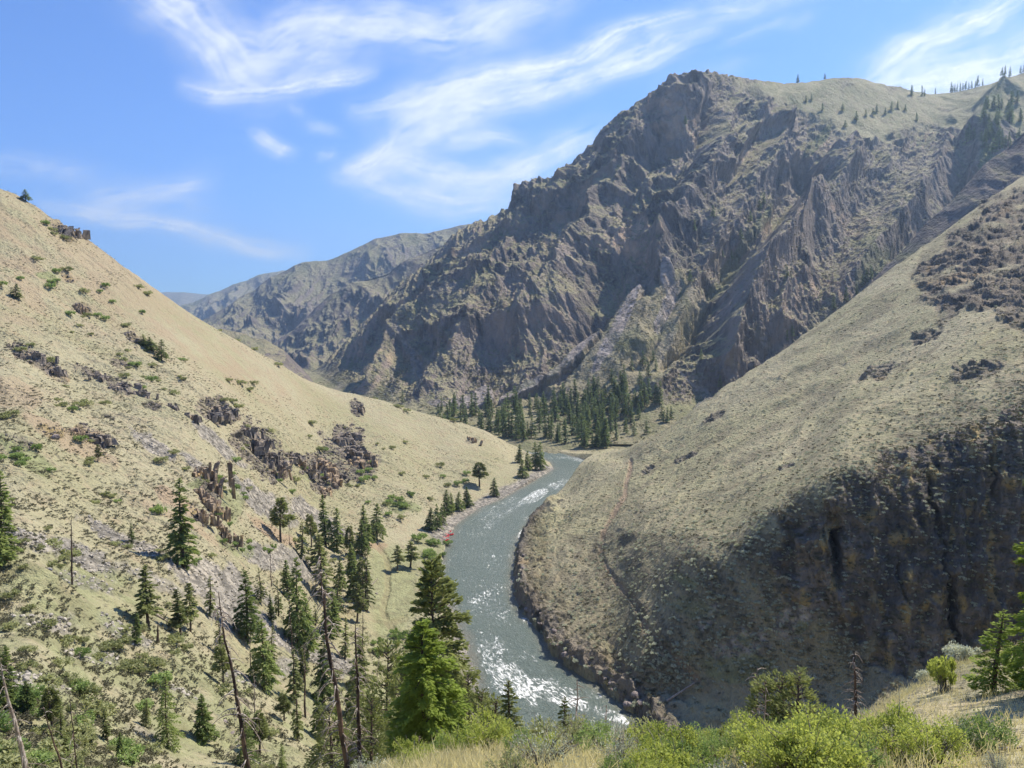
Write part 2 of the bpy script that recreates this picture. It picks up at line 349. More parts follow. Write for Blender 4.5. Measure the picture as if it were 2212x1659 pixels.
streak = fbm((wx + 0.55 * P[..., 2]) / 9, (wy) / 26, 4, 80)
sage = inpoly(PX, PY, [(1230, 1130), (1330, 1060), (1500, 1100), (1700, 1060), (2000, 880), (2300, 760), (2300, 1500), (1300, 1500), (1180, 1400), (1140, 1300), (1180, 1180)], 60, 80, 67)
sage = sage * (0.45 + 0.55 * sstep(-0.3, 0.3, streak))
smooth_l = inpoly(PX, PY, [(360, 640), (460, 715), (600, 800), (720, 850), (850, 880), (960, 915), (1100, 975), (1080, 985), (940, 990), (820, 930), (600, 900), (430, 800), (250, 650)], 50, 20, 68)
speck = np.clip(0.75 - 0.75 * smooth_l + 0.3 * fbm(wx / 40, wy / 40, 3, 81), 0, 1) * np.where(PX > 1150, 0.35, 1.0) * (1 - meadow * 0.7)
# ---- relief
N0 = normals(P)
far_k = sstep(40, 160, D)
lump = fbm(wx / 45, wy / 45, 5, 1) * np.where(PX > 1150, 1.6, 3.2) + fbm(wx / 9, wy / 9, 3, 2) * 0.5
gul = ridged(wx / 70 + 0.4 * streak, wy / 150, 4, 3) * 1.3 * (1 - smooth_l) * (PX > 1150) + ridged(wx / 120, wy / 38, 4, 4) * 4.0 * (1 - smooth_l) * (PX < 1100)
vv = PX * 0.57 + PY * 0.82 + fbm(PX / 120, PY / 120, 3, 74) * 30; uu = PX * 0.82 - PY * 0.57
rill = (ridged(vv / 62, uu / 520, 4, 75, 2.1, 0.6) - 0.4) * (PX > 1200) * (1 - cliff_right) * sstep(280, 420, D) * 4.0
P[..., 2] += rill * sstep(4, 22, sd)
rillm = sstep(0.12, -0.10, rill / 4.0) * (PX > 1200)
amp = far_k * (1 - meadow) * sstep(-2, 18, sd) * (1 - 0.6 * smooth_l)
P[..., 2] += (lump + gul - 1.5) * amp + (fbm(wx / 3, wy / 3, 3, 6) * 0.25) * sstep(5, 30, D)
zz0 = P[..., 2]; cr = (ridged(wx / 11 + 0.3 * fbm(wx / 20, zz0 / 20, 2, 72), (wy * 0.45 + zz0 * 0.35) / 16, 6, 5, 2.1, 0.64) - 0.35)
blk = np.floor(fbm(wx / 7, (wy + zz0) / 9, 3, 73) * 5) / 5
cr2 = cr * 0.7 + blk * 0.5
ampr = rock * np.where(cliff_right > 0.02, 5.5, np.where(crag_right > 0.3, 12.0, 7.5)) * np.where(bank > 0.3, 0.45, 1.0) * sstep(-1, 6, sd)
vert = (ridged(PX / 70 + 0.3 * cr, PY / 260, 5, 9, 2.1, 0.6) - 0.4) * 6 * cliff_right * sstep(0, 0.8, cliff_right)
off = cr2 * ampr + vert
P += N0 * off[..., None] * np.array([0.9, 0.9, 0.55])
# the deep cleft in the shaded cliff and its neighbours
for cx, cy, w, h, dep in ((1812, 1195, 10, 52, 17), (1795, 1130, 14, 26, 5), (2016, 1075, 5, 60, 5), (2040, 1180, 4, 70, 4), (2068, 1330, 6, 80, 8), (1950, 1250, 4, 50, 3), (2150, 1020, 4, 50, 4)):
    cxx = cx + 22 * fbm(PY / 60, PY * 0 + cx, 4, 8) + (PY - cy) * (0.12 if cx > 1900 else 0.02)
    g_ = np.exp(-(((PX - cxx) / w) ** 4) - ((PY - cy) / h) ** 4)
    P[..., 1] += g_ * dep; P[..., 0] += g_ * dep * 0.3
P[..., 2] -= trail * 1.0
# talus roughness
P[..., 2] += talus * (np.abs(noise2(wx / 1.6, wy / 1.6, 31)) * 0.9 + np.abs(noise2(wx / 0.8, wy / 0.8, 32)) * 0.35 - 0.4) * sstep(30, 60, D) * (1 - 0.5 * gravel)
# ---- river bed and banks
sd = poly_sd(P[..., 0], P[..., 1], RIVER) + fbm(P[..., 0] / 7, P[..., 1] / 7, 4, 33) * np.where((P[..., 1] < 600) & (P[..., 0] > -25) & (PX > 1085), 3.4, 1.4)
nearr = (P[..., 1] > 100) & (P[..., 1] < 990)
steep = ((PX > 1085) & (P[..., 0] > -25) & (P[..., 1] < 600)).astype(float)
rise = np.where(steep > 0.5, np.minimum(np.maximum(sd, 0) * 3.0, 7.5 + 7.0 * fbm(P[..., 0] / 12, P[..., 1] / 12, 4, 34)), np.minimum(np.maximum(sd, 0) * 0.22, 1.2))
zin = RZ - 0.05 + np.maximum(np.minimum(sd, 0) * 0.35, -3)
zb = np.where(sd > 0, np.maximum(P[..., 2], RZ + 0.02 + rise), zin)
P[..., 2] = np.where(nearr, zb, P[..., 2])
sage = np.maximum(sage * np.where((PY < 1150) & (PX < 1700), 0.4, 1.0), 0.5 * rillm * sstep(-0.2, 0.3, fbm(wx / 30, wy / 30, 3, 76)) * (1 - cliff_right))
ochre = cliff_right * sstep(0.12, 0.34, fbm(PX / 38, PY / 70, 5, 77))
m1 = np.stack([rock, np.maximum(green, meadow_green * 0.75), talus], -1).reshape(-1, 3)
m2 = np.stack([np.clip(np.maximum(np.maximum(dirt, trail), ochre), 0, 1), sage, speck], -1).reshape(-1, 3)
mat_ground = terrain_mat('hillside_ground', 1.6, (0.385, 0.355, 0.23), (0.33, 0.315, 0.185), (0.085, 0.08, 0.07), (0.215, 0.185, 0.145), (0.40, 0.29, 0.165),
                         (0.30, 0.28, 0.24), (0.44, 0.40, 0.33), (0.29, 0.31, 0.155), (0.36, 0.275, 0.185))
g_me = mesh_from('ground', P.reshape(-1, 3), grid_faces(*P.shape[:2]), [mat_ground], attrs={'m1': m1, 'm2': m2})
ground = link('ground', g_me); tag(ground, kind='structure')
G1 = m1.copy(); G2 = m2.copy(); Gsd = sd.ravel().copy()
GP = P; GX, GY = PX, PY; GD = D

# ------------------------------------------------------------------ the mountain across the river
def crest(xs, pts):
    pts = np.array(pts, float); return np.interp(xs, pts[:, 0], pts[:, 1])
MC = [(560, 905), (620, 860), (680, 803), (720, 768), (790, 700), (850, 632), (880, 600), (930, 560), (965, 515), (1000, 490), (1040, 472), (1080, 455), (1140, 420), (1200, 380), (1250, 330), (1300, 280),
      (1345, 238), (1400, 204), (1450, 178), (1500, 152), (1535, 139), (1580, 156), (1620, 180), (1700, 180), (1760, 168), (1830, 164), (1900, 185), (1980, 206), (2060, 196), (2130, 175), (2212, 145), (2400, 90), (2900, 20), (3700, -40)]
MB = {}
for x in (-700, 300, 560, 680, 760, 850, 930, 1000, 1080, 1160, 1250, 1330, 1400, 1500, 1600, 1700, 1800, 1900, 2000, 2100, 2212, 2500, 3000, 3700):
    f = lambda *p: float(np.interp(x, p[0::2], p[1::2]))
    cy = float(crest(x, MC)) if x >= 560 else 905
    d0 = f(560, 2300, 680, 1900, 720, 1520, 760, 1340, 850, 1160, 950, 1080, 1160, 1080, 1400, 1060, 1700, 1120, 2212, 1250)
    z0 = f(1200, -122, 1500, -100, 1700, -60, 1900, 0, 2212, 60, 3000, 200)
    dc = f(560, 2500, 680, 2100, 850, 1980, 1000, 1900, 1500, 1900, 1700, 2150, 1980, 2450, 2212, 2250, 3000, 2400)
    y0 = FH / 2 + FPX * math.tan(-math.atan2(z0, d0) - PITCH) if False else None
    m0 = z0 / d0; yb = 700 + (-m0) * FPX * 1.0
    ys = [yb + (cy - yb) * k for k in (0.22, 0.45, 0.7)]
    ds = [d0 + (dc - d0) * k for k in (0.12, 0.33, 0.62)]
    MB[x] = [Z(700, -150), Z(min(d0 * 0.8, f(560, 1400, 1000, 900, 1200, 850, 1700, 850)), -139), Z(min(d0 * 0.9, f(560, 1800, 1000, 980, 1200, 960, 1700, 960)), -133 + max(0, (x - 1500)) * 0.03), Z(d0, z0)] + \
            [Y(d, y) for d, y in zip(ds, ys)] + [Y(dc, cy), Z(dc + 500, -150 if x < 900 else dc * float(am(x, cy)[1]) * 0.75 - 60), Z(dc + 1500, -180)]
mcols = np.concatenate([np.linspace(-1.2, -0.34, 20, endpoint=False), np.linspace(-0.34, 0.72, 1150), np.linspace(0.73, 1.6, 50)])
D, MM = loft(MB, mcols, [6, 20, 50, 120, 190, 210, 190, 20, 8])
A = np.broadcast_to(mcols, D.shape)
P = np.stack([A * D, D, MM * D], -1); PX, PY = pix(P); wx, wy, wz = P[..., 0], P[..., 1], P[..., 2]
flat = sstep(1090, 1000, D) * (PX > 900)
grassy = inpoly(PX, PY, [(1600, 178), (1700, 170), (1860, 160), (1980, 200), (2060, 190), (2300, 120), (2400, 250), (2150, 300), (2060, 270), (1960, 290), (1870, 320), (1820, 290), (1760, 250), (1680, 230)], 22, 34, 90)
fan = inpoly(PX, PY, [(1480, 560), (1530, 640), (1500, 720), (1440, 790), (1400, 860), (1300, 880), (1180, 830), (1240, 780), (1290, 700), (1340, 640), (1400, 610)], 24, 30, 91)
fan2 = blobs(PX, PY, [(1020, 862, 40, 16, 0), (1045, 848, 24, 26, 0), (1000, 868, 30, 12, 0), (1330, 700, 14, 110, 28), (1440, 640, 12, 60, 30), (945, 870, 22, 8, 0), (1440, 590, 16, 22, 0), (1230, 760, 80, 10, -45), (1130, 830, 60, 10, -30), (1560, 860, 70, 20, -25)], 0.4, 92)
# ribs and ravines, drawn where they run in the picture and raised on the slope
ribs = [([(1545, 143), (1440, 260), (1370, 350), (1300, 470), (1240, 600), (1130, 700), (1060, 830)], 55, 70), ([(1620, 178), (1560, 300), (1500, 420), (1440, 520), (1400, 620)], 45, 60),
        ([(1400, 200), (1290, 340), (1180, 480), (1090, 600), (980, 720), (900, 830)], 40, 60), ([(1870, 320), (1790, 420), (1700, 520), (1620, 640), (1570, 760), (1540, 850)], 75, 75),
        ([(2060, 280), (2000, 400), (1930, 480), (1860, 570), (1780, 650)], 45, 60), ([(1200, 380), (1100, 520), (1000, 620), (880, 730), (800, 800)], 36, 55),
        ([(1700, 230), (1680, 300), (1640, 380), (1600, 460)], 30, 45), ([(2212, 180), (2150, 260), (2120, 340), (2060, 400)], 60, 60), ([(1750, 560), (1700, 640), (1660, 720)], 35, 45)]
gul = [([(1500, 560), (1440, 660), (1400, 740), (1350, 800)], 28, 40), ([(1780, 330), (1720, 420), (1620, 520), (1540, 640), (1470, 760), (1400, 850)], 60, 70), ([(2110, 320), (2050, 420), (1970, 500), (1880, 580)], 50, 60),
       ([(1470, 250), (1400, 370), (1330, 500), (1270, 640), (1200, 760)], 30, 45), ([(1560, 200), (1500, 330), (1440, 440)], 24, 36)]
wob = fbm(PX / 90, PY / 90, 4, 93) * 30; wob2 = fbm(PX / 90, PY / 90, 4, 94) * 30
bumpz = np.zeros(D.shape)
for pts, amp, w in ribs + [(p, -a, w) for p, a, w in gul]:
    d_, t_ = seg_dist(PX + wob, PY + wob2, pts)
    e = sstep(0, 0.12, t_) * sstep(1.0, 0.75, t_)
    bumpz += amp * np.maximum(0, 1 - d_ / w) ** 1.15 * e
edge = sstep(0, 40, PY - crest(PX, MC))              # keep the skyline where it is
rocky = np.clip(1 - grassy - fan - fan2 - flat, 0, 1)
N0 = normals(P)
hk = sstep(-132, -80, wz)
q = (wx * 0.8 + wz * 0.5)
dg = wx * 0.78 + wz * 0.62; dn = wx * 0.62 - wz * 0.78
big = (ridged(dn / 190 + 0.5 * fbm(wx / 200, wz / 200, 3, 13), dg / 620, 4, 20, 2.1, 0.5) - 0.42) * 80 * (0.12 + 0.88 * edge)
med = (ridged(dn / 62 + 0.3 * fbm(wx / 60, wz / 60, 3, 12), dg / 150, 5, 21, 2.15, 0.58) - 0.4) * 24 * (0.12 + 0.88 * edge)
fine = (ridged(wx / 15, (wy * 0.5 + wz * 0.5) / 34, 5, 22, 2.15, 0.62) - 0.4) * 7 + fbm(wx / 14, (wy * .4 + wz) / 16, 5, 18, 2.1, 0.66) * 7 + np.floor(fbm(wx / 26, wz / 30, 3, 19) * 4) / 4 * 5
rk = np.clip(rocky * 1.1 + 0.10, 0, 1)
off = hk * (bumpz * 1.3 * (0.08 + 0.92 * edge) + big * np.maximum(rk, 0.3) + med * rk + fine * rk) + hk * (1 - rk) * fbm(wx / 40, wz / 40, 4, 23) * 6
P += N0 * off[..., None] * np.array([0.8, 0.8, 0.75])
# teeth on the left skyline
P[..., 2] += sstep(60, 0, np.abs(PY - crest(PX, MC))) * (PX < 1620) * (ridged(wx / 26, wx * 0, 4, 24) - 0.45) * 13 * hk
P[..., 2] += (1 - hk) * (fbm(wx / 25, wy / 25, 4, 25) * 2.0 + 1.0)
slope = normals(P)[..., 2]
sun_n = 0
rock = np.clip(rocky * sstep(0.84, 0.70, slope + 0.20 * fbm(wx / 24, wz / 24, 4, 26)), 0, 1)
su = (wx * 0.75 + wz * 0.65) + 14 * fbm(wx / 50, wz / 50, 3, 16); chute = sstep(0.30, 0.46, fbm(su / 16, (wx * .65 - wz * .75) / 170, 4, 15)) * sstep(250, 60, wz) * hk
veg = sstep(-0.06, 0.2, fbm(dn / 60, dg / 110, 5, 11) + 0.12 * fbm(wx / 12, wz / 12, 3, 10)) * sstep(0.45, 0.68, slope)
rock = rock * (1 - 0.8 * chute) * (1 - 0.85 * veg)
sagem = np.clip((1 - rock) * (0.35 + 0.5 * fbm(wx / 60, wy / 60, 4, 27)) * (1 - 0.8 * grassy), 0, 1)
greenm = np.clip(0.35 * (1 - rock) * sstep(0, 0.3, fbm(wx / 45, wz / 45, 4, 14)) + blobs(PX, PY, [(1770, 300, 50, 12, -50, .8), (2130, 360, 30, 12, -50), (1640, 480, 90, 12, -50, .6), (1590, 560, 60, 14, -45, .6), (1890, 560, 60, 20, -45, .7), (1120, 830, 40, 10, -20, .6), (1350, 740, 30, 14, 0, .4), (2150, 280, 50, 40, -50, .8), (1830, 650, 60, 12, -35, .7)], 0.6, 95) * 0.8
                 + flat * 0.3 * sstep(0, 0.4, fbm(wx / 30, wy / 30, 4, 29)), 0, 1)
talm = np.clip(1.3 * fan2 + 0.85 * chute * rocky + fan * 0.35 * sstep(0, 0.4, fbm(wx / 30, wz / 90, 4, 28)), 0, 1)
m1 = np.stack([rock, greenm, talm], -1).reshape(-1, 3)
m2 = np.stack([np.clip(0.25 * fan, 0, 1), np.maximum(sagem, flat * 0.5), 0.6 + 0 * rock], -1).reshape(-1, 3)
mat_mtn = terrain_mat('mountain_rock', 5.0, (0.36, 0.335, 0.20), (0.29, 0.285, 0.16), (0.075, 0.07, 0.068), (0.26, 0.22, 0.19), (0.50, 0.36, 0.26),
                      (0.40, 0.36, 0.33), (0.36, 0.31, 0.27), (0.10, 0.14, 0.05), (0.38, 0.31, 0.22))
o = link('mountain', mesh_from('mountain', P.reshape(-1, 3), grid_faces(*P.shape[:2]), [mat_mtn], attrs={'m1': m1, 'm2': m2})); tag(o, kind='structure')
mountain = o; MP = P; MX, MY = PX, PY

# ------------------------------------------------------------------ far ridges
def far_ridge(name, pts, d0, d1, zfloor, amp, seed, grassf, x0, x1, n, rows, mat):
    xs = np.linspace(x0, x1, n); cy = np.interp(xs, [p[0] for p in pts], [p[1] for p in pts])
    a, m = am(xs, cy); zc = m * d1
    t = np.concatenate([np.linspace(0, 1, rows), [1.15, 1.5]])[:, None]
    D = d0 + (d1 - d0) * t
    z = np.where(t <= 1, zfloor + (zc[None] - zfloor) * t ** 0.9, zc - (t - 1) * (zc - zfloor + 200) * 2)
    P = np.stack([a[None] * D, D + 0 * z, z], -1)
    wx, wy, wz = P[..., 0], P[..., 1], P[..., 2]
    k = d1 / 2000.0; N0 = normals(P); e = np.clip(np.sin(np.pi * np.clip(t, 0, 1) ** 0.7), 0, 1) * 0.85 + 0.15
    q = wx + 0.35 * wy
    off = ((ridged(q / (150 * k), (wy * 0.35) / (170 * k), 5, seed, 2.1, 0.58) - 0.4) * 70 * k + (ridged(wx / (34 * k), (wy * 0.4 + wz) / (60 * k), 5, seed + 7, 2.1, 0.62) - 0.4) * 17 * k) * e * amp
    off = off * sstep(0, 0.1, t)
    P += N0 * off[..., None] * np.array([0.8, 0.8, 0.8])
    s = normals(P)[..., 2]; fb = fbm(wx / (70 * k), wz / (70 * k), 5, seed + 3)
    rock = np.clip(sstep(0.92, 0.72, s + 0.14 * fb) - grassf * sstep(-0.1, 0.5, fb), 0, 1)
    m1 = np.stack([rock, 0.5 * sstep(0.1, 0.5, fb) * sstep(0.5, 1, t) * 1.0, 0 * rock], -1).reshape(-1, 3)
    m2 = np.stack([0 * rock, 0.3 + 0 * rock, 0.5 + 0 * rock], -1).reshape(-1, 3)
    o = link(name, mesh_from(name, P.reshape(-1, 3), grid_faces(*P.shape[:2]), [mat], attrs={'m1': m1, 'm2': m2})); tag(o, kind='structure'); return o, P
pal = ((0.32, 0.30, 0.19), (0.27, 0.26, 0.15), (0.085, 0.078, 0.075), (0.19, 0.165, 0.15), (0.29, 0.22, 0.17), (0.30, 0.27, 0.25), (0.36, 0.31, 0.27), (0.09, 0.12, 0.05), (0.38, 0.31, 0.22))
mf1 = terrain_mat('near_ridge_rock', 7, *pal); mf2 = terrain_mat('far_ridge_rock', 14, *pal); mf3 = terrain_mat('distant_ridge_rock', 30, *pal)
far_ridge('hills', [(1200, 1060), (1400, 975), (1560, 885), (1700, 775), (1780, 700), (1850, 640), (1900, 590), (1950, 540), (2000, 482), (2050, 440), (2100, 385), (2130, 352), (2180, 318), (2212, 285), (2350, 190), (2600, 40)], 860, 1150, -135, 0.45, 250, 0.35, 1250, 2600, 460, 200, mf1)
far_ridge('hills', [(300, 700), (484, 711), (531, 721), (542, 729), (571, 732), (586, 741), (614, 758), (635, 779), (669, 812), (700, 860), (900, 1000)], 1250, 1700, -170, 0.5, 200, 0.3, 250, 760, 300, 160, mf1)
_, RA = far_ridge('hills', [(450, 850), (520, 800), (588, 741), (635, 712), (678, 669), (716, 634), (730, 628), (750, 614), (779, 608), (837, 591), (866, 568), (947, 533), (1100, 480), (1300, 430)], 2300, 3100, -150, 1.0, 210, 0.15, 440, 1250, 520, 260, mf1)
_, RBk = far_ridge('hills', [(300, 760), (444, 686), (484, 663), (525, 640), (548, 628), (585, 599), (614, 585), (635, 573), (669, 566), (707, 562), (750, 546), (808, 516), (874, 504), (924, 504), (985, 489), (1200, 450)], 3300, 4800, -150, 1.0, 220, 0.45, 290, 1180, 620, 260, mf2)
far_ridge('hills', [(150, 800), (300, 700), (406, 657), (461, 634), (502, 614), (533, 608), (559, 594), (614, 584), (800, 560)], 6500, 8500, -120, 0.9, 230, 0.2, 140, 800, 360, 160, mf2)
far_ridge('hills', [(0, 640), (360, 630), (418, 633), (461, 637), (560, 640), (900, 640)], 12000, 14500, -100, 0.5, 240, 0.0, 0, 900, 260, 80, mf3)
# the plain under everything, out to the horizon
V = []; nr = 30; na = 96
for i in range(nr):
    r = 3 * (36000 / 3) ** (i / (nr - 1))
    for j in range(na):
        t = 2 * math.pi * j / na; yy = r * math.sin(t)
        back = (-1.8 - 0.35 * r if r < 60 else -22.8 - (r - 60) * 0.1) if r < 1500 else -166.8
        V.append((r * math.cos(t), yy, max(back, -175) if yy < 0 else -175))
V = np.array(V); F = []
for i in range(nr - 1):
    for j in range(na): F.append((i * na + j, i * na + (j + 1) % na, (i + 1) * na + (j + 1) % na, (i + 1) * na + j))
o = link('terrain', mesh_from('terrain', V, [np.array(F)], [mf3], attrs={'m1': np.zeros((len(V), 3)), 'm2': np.zeros((len(V), 3))})); tag(o, kind='structure')

# ------------------------------------------------------------------ river water
LBa, RBa = np.array(LB), np.array(RB)
def resample(p, n):
    s = np.concatenate([[0], np.cumsum(np.hypot(*np.diff(p, axis=0).T))]); t = np.linspace(0, s[-1], n)
    return np.stack([np.interp(t, s, p[:, 0]), np.interp(t, s, p[:, 1])], -1)
step = 0.62
gx = np.arange(-150, 250, step); gy = []
yy = 118.0
while yy < 965: gy.append(yy); yy += step * (0.8 + yy / 420)
gx, gy = np.meshgrid(gx, np.array(gy))
sdw = poly_sd(gx, gy, RIVER)
CL = [(-150, 920), (-40, 900), on_river(1108, 963), on_river(1184, 985), on_river(1245, 1010), on_river(1170, 1060), on_river(1080, 1115), on_river(1040, 1180), on_river(1030, 1240), on_river(1045, 1320), on_river(1085, 1390), on_river(1135, 1450), on_river(1230, 1530), (20, 225), (55, 185), (110, 155), (250, 135)]
cld, clt = seg_dist(gx, gy, CL)
cn = np.array(CL); ci = np.clip((clt * (len(CL) - 1)).astype(int), 0, len(CL) - 2)
tx, ty = (cn[ci + 1] - cn[ci]).transpose(2, 0, 1); tl = np.hypot(tx, ty); tx /= tl; ty /= tl
seglen = np.concatenate([[0], np.cumsum(np.hypot(*np.diff(cn, axis=0).T))]); fr = clt * (len(CL) - 1) - ci
s_ = seglen[ci] + fr * np.diff(seglen)[ci]; n_ = (gx - cn[ci][..., 0]) * (-ty) + (gy - cn[ci][..., 1]) * tx
qx, qy = pix(np.stack([gx, gy, gx * 0 + RZ], -1))
rapid = blobs(qx, qy, [(1100, 1470, 70, 34, 35, 1.0), (1060, 1400, 36, 30, 40, .75), (1180, 1490, 70, 26, 20, .7), (1140, 1430, 30, 30, 0, .45), (1150, 1075, 50, 11, -28, .9), (1210, 1045, 40, 9, -20, .5), (1320, 1545, 50, 12, 20, 1), (1250, 1520, 36, 14, 15, .95), (1160, 1350, 40, 6, 25, .6), (1130, 1148, 20, 5, -40, .9),
        (1075, 1120, 40, 10, -30, .45), (1060, 1310, 50, 30, 20, .5), (1170, 1020, 30, 6, 0, .5), (1240, 990, 50, 6, 10, .5), (1070, 1100, 60, 8, -28, .4), (1140, 980, 30, 5, 0, .6), (1290, 1500, 60, 12, 30, .5), (1010, 1230, 30, 50, 0, .15), (1060, 1240, 30, 60, 0, .22), (1090, 1180, 20, 30, 0, .25)], 0.6, 96)
wv = np.maximum(0, fbm(gx / 2.6 + 0.5 * fbm(gx / 9, gy / 9, 2, 99), gy / 4.0, 4, 97, 2.1, 0.6))
foam = np.clip((wv * 1.7 + rapid * 1.05 - 0.84) * 2.4, 0, 1) * (1 - 0.85 * rapid * sstep(0.0, -0.25, fbm(n_ / 1.6, s_ / 4.2, 4, 104)))
foam = np.clip(foam + sstep(0.33, 0.5, fbm(n_ / 2.0, s_ / 5.0, 3, 98)) * 0.85 * sstep(-0.3, 0.4, fbm(gx / 30, gy / 30, 2, 100)) * (sdw < -3), 0, 1)
hz = (fbm(gx / 6, gy / 6, 3, 101) * 0.16 + fbm(gx / 2.2, gy / 2.2, 3, 102) * 0.09) * (0.6 + 2.4 * rapid) + foam * 0.12
keep = sdw < 5
idx = -np.ones(gx.shape, int); idx[keep] = np.arange(keep.sum())
f4 = np.stack([idx[:-1, :-1], idx[:-1, 1:], idx[1:, 1:], idx[1:, :-1]], -1).reshape(-1, 4); f4 = f4[(f4 >= 0).all(1)]
pot = np.clip(0.17 * fbm(gx / 26, gy / 26, 3, 105) + 0.17 * rapid + 0.10 * wv, -0.2, 0.6)
flow = np.stack([n_ * 1.4, s_ * 0.5, 0 * n_], -1)
V = np.stack([gx, gy, RZ + hz * sstep(3, -2, sdw)], -1)[keep]
M = Mat('river_water'); fa = M.attr('foam').outputs['Fac']; sh = M.attr('shallow').outputs['Fac']
nf = M.noise(0.62, 5, 0.72, M.attr('flow').outputs['Vector'], 0.9); nq = M.math('ADD', nf, M.attr('pot').outputs['Fac']); fm = M.math('MAXIMUM', M.ss(nq, 0.655, 0.77), M.math('MULTIPLY', M.math('MULTIPLY', fa, 0.38), M.ss(nf, 0.42, 0.6)))
deep = M.mix(M.noise(0.03, 3), (0.070, 0.100, 0.084), (0.12, 0.155, 0.128))
c = M.mix(M.math('MULTIPLY', sh, 0.75), deep, (0.17, 0.15, 0.105)); c = M.mix(fm, c, (0.80, 0.82, 0.80))
M.L(M.math('MULTIPLY_ADD', fm, 0.5, 0.3), M.b.inputs['Roughness']); M.b.inputs['Specular IOR Level'].default_value = 0.5
c = M.mix(M.math('MULTIPLY', M.ss(M.noise(0.5, 4, 0.7, M.attr('flow').outputs['Vector']), 0.4, 0.65), 0.3), c, (0.16, 0.21, 0.19)); c = M.mix(fm, c, (0.80, 0.82, 0.80))
M.bump(M.math('ADD', M.noise(0.9, 4, 0.65), nf), 1.0, 0.8); mat_water = M.col(c)
o = link('river', mesh_from('river', V, [f4], [mat_water], attrs={'foam': foam[keep], 'pot': pot[keep], 'flow': flow[keep], 'shallow': sstep(-7, 1, sdw + 3 * fbm(gx / 12, gy / 12, 3, 103))[keep]})); tag(o, kind='structure')

# ================================================================== vegetation
def visible(P):
    m = P[..., 2] / np.maximum(P[..., 1], 1e-3); c = np.maximum.accumulate(m, axis=0)
    return m >= c - 0.004
GPX, GPY = pix(GP); MPX, MPY = pix(MP); GV = visible(GP); MV = visible(MP)
_sets = {}
def _bucket(name, px, py, P, V):
    ok = V.ravel() & (px.ravel() > -200) & (px.ravel() < 2420) & (py.ravel() > -50) & (py.ravel() < 1900) & (P[..., 1].ravel() > 6)
    i = np.nonzero(ok)[0]; x = px.ravel()[i]; y = py.ravel()[i]
    key = (np.floor(x / 8) * 1000 + np.floor(y / 8)).astype(np.int64); o = np.argsort(key)
    _sets[name] = (key[o], i[o], x[o], y[o], P.reshape(-1, 3))
_bucket('G', GPX, GPY, GP, GV); _bucket('M', MPX, MPY, MP, MV)
def hit(x, y, which='G', maxd=14):
    key, idx, xs, ys, P = _sets[which]; best = None
    kx, ky = int(x // 8), int(y // 8)
    for a_ in (-2, -1, 0, 1, 2):
        for b_ in (-2, -1, 0, 1, 2):
            k = (kx + a_) * 1000 + ky + b_; l, r = np.searchsorted(key, k), np.searchsorted(key, k, 'right')
            if r > l:
                dd = np.hypot(xs[l:r] - x, ys[l:r] - y); j = int(dd.argmin())
                if best is None or dd[j] < best[0]: best = (dd[j], idx[l + j])
    if best is None or best[0] > maxd: return None
    return P[best[1]].copy()
def hidden_base(x, d):
    """ground point on azimuth x at forward distance d (for feet that something nearer hides)"""
    a = float(am(x, 1200)[0]); j = int(np.abs(cols - a).argmin()); i = int(np.abs(GD[:, j] - d).argmin())
    return GP[i, j].copy()

def leaf_mat(name, c1, c2, trans=0.35, rough=0.75, ns=0.5):
    M = Mat(name); oi = M.new('ShaderNodeObjectInfo')
    n = M.noise(ns, 3, 0.6); r = M.math('MULTIPLY_ADD', oi.outputs['Random'], 0.5, M.math('MULTIPLY', n, 0.9))
    c = M.mix(M.ss(r, 0.35, 0.95), c1, c2)
    M.b.inputs['Roughness'].default_value = rough; M.L(c, M.b.inputs['Base Color'])
    t = M.new('ShaderNodeBsdfTranslucent'); M.L(M.mix(0.5, c, (c2[0] * 1.6, c2[1] * 1.6, c2[2]), 'MIX'), t.inputs[0])
    x = M.new('ShaderNodeMixShader'); x.inputs[0].default_value = trans
    M.L(M.b.outputs[0], x.inputs[1]); M.L(t.outputs[0], x.inputs[2]); M.L(x.outputs[0], M.n['Material Output'].inputs[0]); return M.m
def bark_mat(name, c1, c2, c3, sc=6):
    M = Mat(name); st = M.new('ShaderNodeMapping'); st.inputs['Scale'].default_value = (1, 1, 0.25); M.L(M.pos(), st.inputs['Vector'])
    n = M.noise(sc, 4, 0.7, st.outputs[0]); c = M.mix(M.ss(n, 0.35, 0.6), c1, c2); c = M.mix(M.ss(M.noise(sc * 0.2, 3), 0.5, 0.68), c, c3)
    M.bump(n, 0.6, 0.05); return M.col(c)
m_fir = leaf_mat('fir_needles', (0.075, 0.115, 0.038), (0.25, 0.31, 0.10), 0.42)
m_firb = leaf_mat('bright_fir_needles', (0.085, 0.135, 0.024), (0.28, 0.36, 0.07), 0.42)
m_pine = leaf_mat('pine_needles', (0.09, 0.115, 0.04), (0.25, 0.28, 0.105), 0.38)
m_far = leaf_mat('distant_needles', (0.08, 0.12, 0.05), (0.20, 0.255, 0.11), 0.35, ns=0.08)
m_shrub = leaf_mat('shrub_leaves', (0.17, 0.195, 0.09), (0.36, 0.38, 0.19), 0.35)
m_bright = leaf_mat('young_leaves', (0.14, 0.19, 0.045), (0.41, 0.46, 0.125), 0.42, ns=1.2)
m_willow = leaf_mat('willow_leaves', (0.12, 0.19, 0.06), (0.28, 0.37, 0.13), 0.35)
m_sage = leaf_mat('sage_leaves', (0.33, 0.36, 0.27), (0.58, 0.60, 0.48), 0.2)
m_dsage = leaf_mat('dry_scrub', (0.085, 0.085, 0.055), (0.21, 0.20, 0.125), 0.15)
m_grass = leaf_mat('dry_grass', (0.42, 0.37, 0.20), (0.62, 0.56, 0.33), 0.3, ns=1.0)
